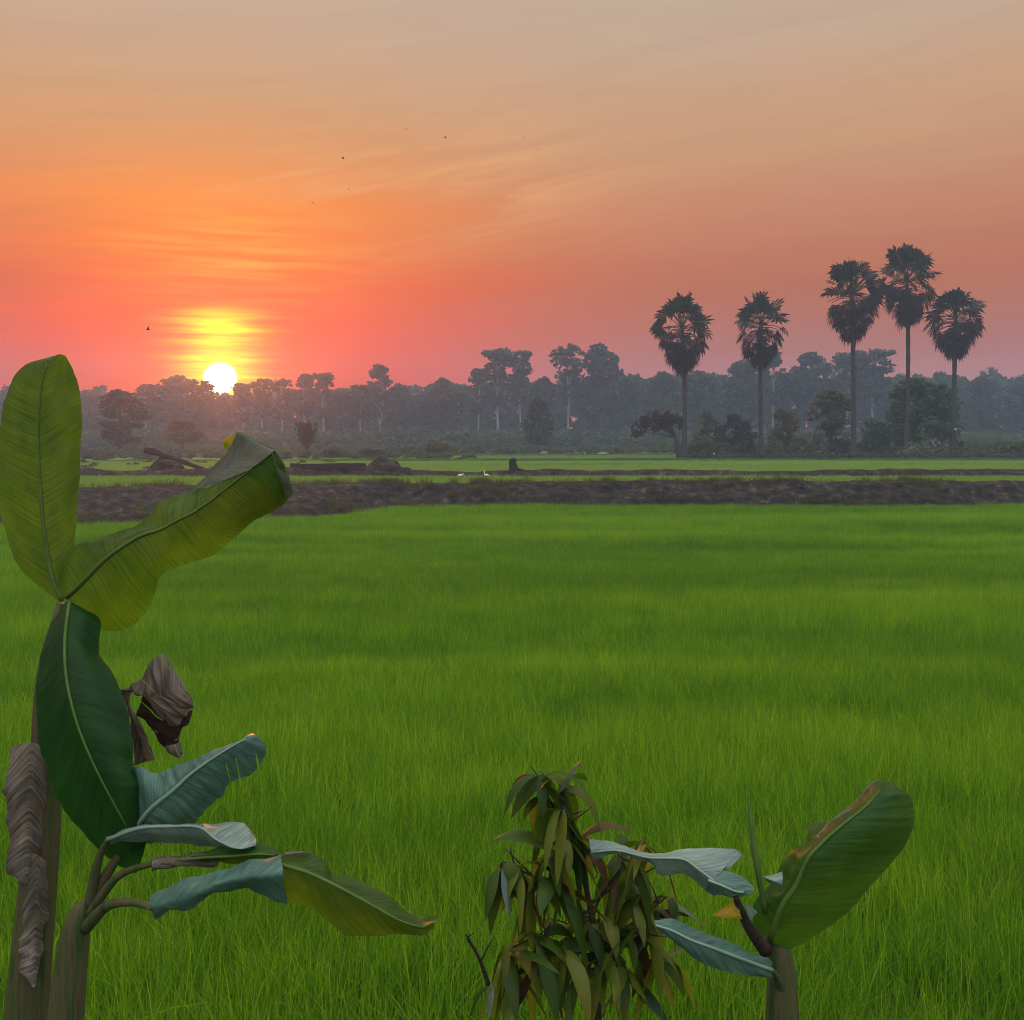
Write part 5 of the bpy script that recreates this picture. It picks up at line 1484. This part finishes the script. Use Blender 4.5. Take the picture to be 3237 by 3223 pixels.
def sapling():
    d = 3.75
    r = np.random.default_rng(44)
    base = W(1885, 3000, d); base[2] = 0
    t = empty('sapling', base)
    bpy.context.view_layer.update()
    fix = t.matrix_basis.inverted()
    tb = MB()
    stem = [np.array([base[0], d, -.03]), np.array([base[0], d, .35]), W(1890, 3060, d), W(1876, 2930, d), W(1858, 2830, d), W(1838, 2740, d), W(1805, 2620, d), W(1775, 2500, d)]
    V, Fc = tube(crom(stem, np.linspace(0, 7, 40)), np.linspace(.017, .004, 40), 8); tb.add(V, Fc)
    o = obj('trunk', tb.mesh('trunk', M['twig']), t); o.matrix_parent_inverse = fix
    B = []   # branches as point lists in photo coordinates
    B.append(([(1838, 2740), (1770, 2600), (1725, 2500), (1706, 2448)], 0.0))
    B.append(([(1866, 2880), (1800, 2870), (1720, 2790), (1640, 2745), (1592, 2725)], -.06))
    B.append(([(1866, 2850), (1900, 2830), (1940, 2760), (1962, 2702)], .05))
    B.append(([(1880, 2960), (1960, 2900), (2050, 2850), (2015, 2790), (2005, 2730), (2035, 2655)], -.05))
    B.append(([(1886, 3000), (1980, 2930), (2060, 2870), (2110, 2830)], .06))
    B.append(([(1886, 3020), (1840, 3010), (1760, 2975), (1700, 2960), (1610, 2995)], -.08))
    B.append(([(1886, 3040), (1960, 3000), (2010, 2950), (2040, 2930)], -.03))
    B.append(([(1886, 3060), (1820, 3070), (1740, 3060), (1700, 3050)], -.05))
    B.append(([(1858, 2830), (1840, 2700), (1790, 2640), (1768, 2560)], -.05))
    B.append(([(1876, 2930), (1830, 2930), (1790, 2925)], .05))
    B.append(([(1545, 3110), (1520, 3040), (1490, 2980), (1472, 2950)], -.02))
    for pts, dz in B:
        nb = MB()
        P = [W(x, y, d + dz * k / (len(pts) - 1)) for k, (x, y) in enumerate(pts)]
        V, Fc = tube(crom(P, np.linspace(0, len(P) - 1, 18)), np.linspace(.0085, .003, 18), 6); nb.add(V, Fc)
        for q in (.35, .6, .8):
            a_ = crom(P, [q * (len(P) - 1)])[0]; e_ = a_ + np.array([r.normal(0, .06), r.normal(0, .04), r.uniform(.0, .09)])
            V, Fc = tube(crom([a_, (a_ + e_) / 2 + r.normal(0, .008, 3), e_], np.linspace(0, 2, 6)), np.linspace(.0045, .0018, 6), 5); nb.add(V, Fc)
        o = obj('branch', nb.mesh('branch', M['twig']), t); o.matrix_parent_inverse = fix
    g, b, s = MB(), MB(), MB()
    # clusters: x, y, depth offset, leaves, mean length, brown share, droop
    CL = [(1706, 2450, 0, 12, .21, .35, 1.0), (1722, 2500, 0, 9, .22, .2, 1.0), (1775, 2492, 0, 13, .23, .30, 1.0), (1768, 2560, -.05, 11, .24, .25, 1.0),
          (1790, 2640, -.04, 12, .22, .1, .95), (1810, 2640, .03, 9, .24, .7, 1.0), (1740, 2690, -.05, 12, .23, .3, .95), (1592, 2726, -.06, 12, .21, .65, .95), (1640, 2745, -.05, 12, .22, .5, .95),
          (1690, 2780, -.05, 13, .24, .25, .95), (1760, 2800, -.03, 11, .24, .2, .95), (1962, 2702, .05, 12, .23, .05, .9), (1950, 2750, .04, 9, .22, .1, .9), (2035, 2657, -.05, 10, .19, .2, .9), (2010, 2740, -.05, 8, .2, .25, .9),
          (2015, 2830, -.05, 9, .19, .4, .95), (2110, 2832, .06, 8, .17, 1.0, .9), (2075, 2880, 0, 9, .19, .6, .9), (1865, 2895, 0, 10, .2, .9, .95), (1900, 2900, 0, 8, .2, .5, .9),
          (1985, 2950, -.04, 12, .22, .2, .95), (2040, 2932, -.03, 12, .22, .35, .95), (1610, 2990, -.08, 10, .22, .2, .95), (1700, 2955, -.08, 13, .24, .2, 1.0), (1765, 2975, -.08, 12, .24, .2, 1.0),
          (1900, 3010, -.02, 10, .22, .25, .9), (1700, 3050, -.05, 12, .22, .2, .95), (1830, 3060, -.05, 12, .22, .25, .95), (1980, 3060, 0, 13, .22, .3, .9), (2080, 3040, 0, 11, .2, .3, .9), (1620, 3080, -.03, 9, .2, .3, .9), (1545, 3110, -.02, 5, .16, .6, .9)]
    for (x, y, dz, n, L, br_, dr) in CL:
        c = W(x, y, d + dz)
        n = max(4, int(n * .86))
        for k in range(n):
            az = k * 2.4 + r.uniform(-.5, .5); el = r.uniform(-.9, .35) if r.uniform() > .12 else r.uniform(.3, 1.1)
            dv = np.array([math.cos(az) * math.cos(el), .8 * math.sin(az) * math.cos(el), math.sin(el)])
            tgt = s if r.uniform() < .06 else (b if r.uniform() < br_ * .42 else g)
            dp = (2.6 + r.normal(0, .7)) * dr if tgt is not s else r.uniform(.3, 1.0)
            lance(tgt, c + r.normal(0, .010, 3), dv, 1.1 * L * r.uniform(.5, 1.2), 1.1 * L * r.uniform(.14, .25), dp, r.uniform(-1.1, 1.1), r, float(r.uniform(0, 1)))
    for nm, mb, mt in (('foliage', g, 'sap_green'), ('bronze_foliage', b, 'sap_brown'), ('glossy_foliage', s, 'sap_sheen')):
        o = obj(nm, mb.mesh(nm, M[mt]), t); o.matrix_parent_inverse = fix
    tag(t, 'young tree with drooping olive and bronze leaves at the bottom centre', 'sapling')


sapling()

# ------------------------------------------------------------------ haze
def haze():
    x0, x1, y0, y1, z0, z1 = -245, 245, -30, 306, -1.0, 26.2
    V = [(x0, y0, z0), (x1, y0, z0), (x1, y1, z0), (x0, y1, z0), (x0, y0, z1), (x1, y0, z1), (x1, y1, z1), (x0, y1, z1)]
    Fc = [(0, 3, 2, 1), (4, 5, 6, 7), (0, 1, 5, 4), (1, 2, 6, 5), (2, 3, 7, 6), (3, 0, 4, 7)]
    m, nt = new_mat('haze_air')
    out = nd(nt, 'ShaderNodeOutputMaterial'); v = nd(nt, 'ShaderNodeVolumePrincipled')
    v.inputs['Color'].default_value = (.38, .64, 1.0, 1); v.inputs['Density'].default_value = HAZE_DENSITY; v.inputs['Anisotropy'].default_value = HAZE_G
    # trace of forward-scattering mist added to make the red glow round the sun
    w = nd(nt, 'ShaderNodeVolumePrincipled')
    w.inputs['Color'].default_value = (1.0, .80, .72, 1); w.inputs['Density'].default_value = 0.00034; w.inputs['Anisotropy'].default_value = 0.90
    ad = nd(nt, 'ShaderNodeAddShader')
    nt.links.new(v.outputs[0], ad.inputs[0]); nt.links.new(w.outputs[0], ad.inputs[1])
    nt.links.new(ad.outputs[0], out.inputs['Volume'])
    o = obj('haze', make_mesh('haze', V, Fc, m))
    tag(o, 'thin evening haze filling the air over the fields', 'haze', kind='stuff')


HAZE_DENSITY, HAZE_G = 0.00088, 0.0
haze()

# ------------------------------------------------------------------ sky, sun, camera
SUN_AZ, SUN_EL = -15.9, 3.3
world = bpy.data.worlds.new('World')
scene.world = world
world.use_nodes = True
nt = world.node_tree
nt.nodes.clear()
L = nt.links.new


def mth(op, a, b=None, c=None, clamp=False):
    n = nd(nt, 'ShaderNodeMath', operation=op); n.use_clamp = clamp
    for i, x in enumerate((a, b, c)):
        if x is None: continue
        if isinstance(x, (int, float)): n.inputs[i].default_value = x
        else: L(x, n.inputs[i])
    return n.outputs[0]


def mixc(f, a, b, mode='MIX'):
    n = nd(nt, 'ShaderNodeMix', data_type='RGBA', blend_type=mode)
    n.clamp_factor = True
    for i, x in ((0, f), (6, a), (7, b)):
        if isinstance(x, (int, float, tuple)): n.inputs[i].default_value = x
        else: L(x, n.inputs[i])
    return n.outputs[2]


tc = nd(nt, 'ShaderNodeTexCoord')
sp = nd(nt, 'ShaderNodeSeparateXYZ'); L(tc.outputs['Generated'], sp.inputs[0])
X, Y, Z = sp.outputs
DEG = 57.29578
az = mth('MULTIPLY', mth('ARCTAN2', X, Y), DEG)
el = mth('MULTIPLY', mth('ARCSINE', Z), DEG)
eln = mth('DIVIDE', el, 90.0, clamp=True)
ELS = lambda e: e / 90.0


def k_(c, s): return (c[0] * s, c[1] * s, c[2] * s, 1)


up = [(ELS(33), c4(.80, .70, .60)), (ELS(48), c4(1.5, 1.42, 1.36)), (1.0, c4(2.1, 2.1, 2.1))]
A = ramp(nt, [(0, lin(188, 34, 36)), (ELS(3), lin(230, 24, 10)), (ELS(5.3), lin(255, 38, 0)), (ELS(8.3), lin(255, 80, 0)), (ELS(10), lin(255, 110, 8)), (ELS(12.6), lin(251, 136, 46)),
              (ELS(15.4), lin(226, 150, 92)), (ELS(18), lin(208, 158, 116)), (ELS(21), lin(202, 167, 139)), (ELS(25), lin(198, 174, 153))] + up)
Bm = ramp(nt, [(0, lin(188, 130, 138)), (ELS(3), lin(183, 122, 126)), (ELS(5.3), lin(178, 108, 96)), (ELS(8.3), lin(184, 104, 74)), (ELS(10), lin(190, 114, 82)), (ELS(12.6), lin(198, 132, 97)),
               (ELS(15.4), lin(202, 151, 112)), (ELS(18), lin(203, 159, 124)), (ELS(21), lin(197, 167, 142)), (ELS(25), lin(195, 174, 155))] + up)
# far side of the sky, away from the sunset: cool and bright
Cm = ramp(nt, [(0, c4(.50, .46, .56)), (ELS(10), c4(.62, .64, .76)), (ELS(35), c4(1.3, 1.32, 1.38)), (1.0, c4(2.1, 2.1, 2.1))])
for rr in (A, Bm, Cm): L(eln, rr.inputs[0])
# thin cloud streaks rising gently to the right
cv = nd(nt, 'ShaderNodeCombineXYZ')
L(mth('MULTIPLY', az, .055), cv.inputs[0]); L(mth('ADD', mth('MULTIPLY', el, .62), mth('MULTIPLY', az, -.075)), cv.inputs[1])
cn = nd(nt, 'ShaderNodeTexNoise'); cn.inputs['Scale'].default_value = 1.0; cn.inputs['Detail'].default_value = 6; cn.inputs['Roughness'].default_value = .6; cn.inputs['Distortion'].default_value = .6
L(cv.outputs[0], cn.inputs['Vector'])
cv2 = nd(nt, 'ShaderNodeCombineXYZ')
L(mth('MULTIPLY', az, .16), cv2.inputs[0]); L(mth('MULTIPLY', el, 2.6), cv2.inputs[1])
cn2 = nd(nt, 'ShaderNodeTexNoise'); cn2.inputs['Scale'].default_value = 1.0; cn2.inputs['Detail'].default_value = 4
L(cv2.outputs[0], cn2.inputs['Vector'])
daz = mth('SUBTRACT', az, SUN_AZ)
daz = mth('ADD', daz, mth('MULTIPLY', mth('SUBTRACT', cn.outputs['Fac'], .5), 9.0))
sunside = mth('EXPONENT', mth('MULTIPLY', mth('POWER', mth('DIVIDE', daz, 15.0), 2.0), -1.0))
base = mixc(sunside, Bm.outputs[0], A.outputs[0])
back = nd(nt, 'ShaderNodeMapRange'); back.interpolation_type = 'SMOOTHSTEP'
L(mth('ABSOLUTE', mth('SUBTRACT', az, SUN_AZ)), back.inputs[0]); back.inputs[1].default_value = 48; back.inputs[2].default_value = 130
base = mixc(back.outputs[0], base, Cm.outputs[0])
st = nd(nt, 'ShaderNodeMapRange'); L(cn.outputs['Fac'], st.inputs[0]); st.inputs[1].default_value = .35; st.inputs[2].default_value = .72; st.inputs[3].default_value = .97; st.inputs[4].default_value = 1.03
bc = nd(nt, 'ShaderNodeCombineColor')
L(st.outputs[0], bc.inputs[0]); L(mth('POWER', st.outputs[0], 1.5), bc.inputs[1]); L(mth('POWER', st.outputs[0], 1.2), bc.inputs[2])
base = mixc(1.0, base, bc.outputs[0], 'MULTIPLY')
# brighter wisps in the upper middle, thin streaks below them
wm = mth('MULTIPLY', mth('EXPONENT', mth('MULTIPLY', mth('POWER', mth('DIVIDE', mth('ADD', az, 4.5), 9.5), 2.0), -1.0)),
         mth('EXPONENT', mth('MULTIPLY', mth('POWER', mth('DIVIDE', mth('SUBTRACT', el, 14.2), 3.6), 2.0), -1.0)))
cv3 = nd(nt, 'ShaderNodeCombineXYZ')
L(mth('MULTIPLY', az, .085), cv3.inputs[0]); L(mth('ADD', mth('MULTIPLY', el, .62), mth('MULTIPLY', az, -.11)), cv3.inputs[1])
cn3 = nd(nt, 'ShaderNodeTexNoise'); cn3.inputs['Scale'].default_value = 1.0; cn3.inputs['Detail'].default_value = 7; cn3.inputs['Roughness'].default_value = .62; cn3.inputs['Distortion'].default_value = .8
L(cv3.outputs[0], cn3.inputs['Vector'])
wr = nd(nt, 'ShaderNodeMapRange'); wr.interpolation_type = 'SMOOTHSTEP'; L(cn3.outputs['Fac'], wr.inputs[0]); wr.inputs[1].default_value = .42; wr.inputs[2].default_value = .80
base = mixc(mth('MULTIPLY', mth('MULTIPLY', wm, wr.outputs[0]), .75), base, lin(243, 180, 118))
# yellow glow standing above the sun
dz0 = mth('SUBTRACT', az, SUN_AZ)
gx = mth('EXPONENT', mth('MULTIPLY', mth('POWER', mth('DIVIDE', mth('ABSOLUTE', dz0), mth('MULTIPLY_ADD', cn2.outputs['Fac'], 2.2, .75)), 2.2), -1.0))
gy0 = nd(nt, 'ShaderNodeMapRange'); gy0.interpolation_type = 'SMOOTHSTEP'; L(el, gy0.inputs[0]); gy0.inputs[1].default_value = 7.7; gy0.inputs[2].default_value = 5.9
gn = nd(nt, 'ShaderNodeMapRange'); L(cn2.outputs['Fac'], gn.inputs[0]); gn.inputs[1].default_value = .3; gn.inputs[2].default_value = .62; gn.inputs[3].default_value = .55; gn.inputs[4].default_value = 1.2
glow = mth('MULTIPLY', mth('MULTIPLY', gx, gy0.outputs[0]), gn.outputs[0], clamp=True)
base = mixc(glow, base, (1.7, 1.25, .0, 1))
# broad golden patch of lit cloud higher up
px = mth('EXPONENT', mth('MULTIPLY', mth('POWER', mth('DIVIDE', mth('ADD', dz0, -.5), 6.5), 2.0), -1.0))
py = mth('EXPONENT', mth('MULTIPLY', mth('POWER', mth('DIVIDE', mth('SUBTRACT', el, 9.9), 2.2), 2.0), -1.0))
pn = nd(nt, 'ShaderNodeMapRange'); L(cn2.outputs['Fac'], pn.inputs[0]); pn.inputs[1].default_value = .4; pn.inputs[2].default_value = .7; pn.inputs[3].default_value = .1; pn.inputs[4].default_value = .7
base = mixc(mth('MULTIPLY', mth('MULTIPLY', px, py), pn.outputs[0], clamp=True), base, lin(255, 178, 66))
# the physical sky adds its own low-sun scattering
sky = nd(nt, 'ShaderNodeTexSky'); sky.sky_type = 'NISHITA'; sky.sun_disc = False
sky.sun_elevation = R(4.0); sky.sun_rotation = R(SUN_AZ); sky.air_density = 1.5; sky.dust_density = 4.0
skm = nd(nt, 'ShaderNodeMix', data_type='RGBA', blend_type='ADD'); skm.inputs[0].default_value = 0.004
L(base, skm.inputs[6]); L(sky.outputs[0], skm.inputs[7])
base = skm.outputs[2]
# sun disc
sd = (math.sin(R(SUN_AZ)) * math.cos(R(SUN_EL)), math.cos(R(SUN_AZ)) * math.cos(R(SUN_EL)), math.sin(R(SUN_EL)))
dp = nd(nt, 'ShaderNodeVectorMath', operation='DOT_PRODUCT'); L(tc.outputs['Generated'], dp.inputs[0]); dp.inputs[1].default_value = sd
ang = mth('MULTIPLY', mth('ARCCOSINE', dp.outputs['Value']), DEG)
disc = nd(nt, 'ShaderNodeMapRange'); disc.interpolation_type = 'SMOOTHSTEP'; L(ang, disc.inputs[0]); disc.inputs[1].default_value = .95; disc.inputs[2].default_value = .60
rim = mth('EXPONENT', mth('MULTIPLY', mth('POWER', mth('DIVIDE', ang, 1.5), 2.0), -1.0))
halo = mth('EXPONENT', mth('MULTIPLY', mth('POWER', mth('DIVIDE', ang, 3.4), 1.6), -1.0))
base = mixc(mth('MULTIPLY', mth('MULTIPLY', halo, mth('SUBTRACT', 1.0, glow)), .8), base, (1.3, .13, .004, 1))
base = mixc(mth('MULTIPLY', rim, .8), base, (2.0, 1.05, .02, 1))
base = mixc(disc.outputs[0], base, (6.0, 5.4, 4.4, 1))
bg = nd(nt, 'ShaderNodeBackground'); bg.inputs['Strength'].default_value = 1.0
L(base, bg.inputs['Color'])
wo = nd(nt, 'ShaderNodeOutputWorld'); L(bg.outputs[0], wo.inputs['Surface'])

sl = bpy.data.lights.new('sun', 'SUN')
sl.energy = 0.75; sl.angle = R(1.5); sl.color = (1.0, .22, .05)
so = bpy.data.objects.new('sun', sl); COL.objects.link(so)
LEL = 5.5
sv = Vector((math.sin(R(SUN_AZ)) * math.cos(R(LEL)), math.cos(R(SUN_AZ)) * math.cos(R(LEL)), math.sin(R(LEL))))
so.rotation_euler = sv.to_track_quat('Z', 'Y').to_euler()
so.location = sv * 100

cam = bpy.data.cameras.new('camera')
co_ = bpy.data.objects.new('camera', cam); COL.objects.link(co_)
co_.location = (0, 0, CAM_H); co_.rotation_euler = (R(90), 0, 0)
cam.sensor_width = 36; cam.lens = 36
cam.shift_y = -(509.5 - HOR) / 1024.0
cam.clip_start = 0.05; cam.clip_end = 3000
scene.camera = co_

scene.view_settings.view_transform = 'Standard'
scene.view_settings.look = 'None'
scene.view_settings.exposure = 0.0
scene.view_settings.gamma = 1.0
scene.cycles.filter_width = 1.0
scene.cycles.max_bounces = 6
scene.cycles.diffuse_bounces = 3
scene.cycles.glossy_bounces = 2
scene.cycles.transmission_bounces = 4
scene.cycles.volume_bounces = 1
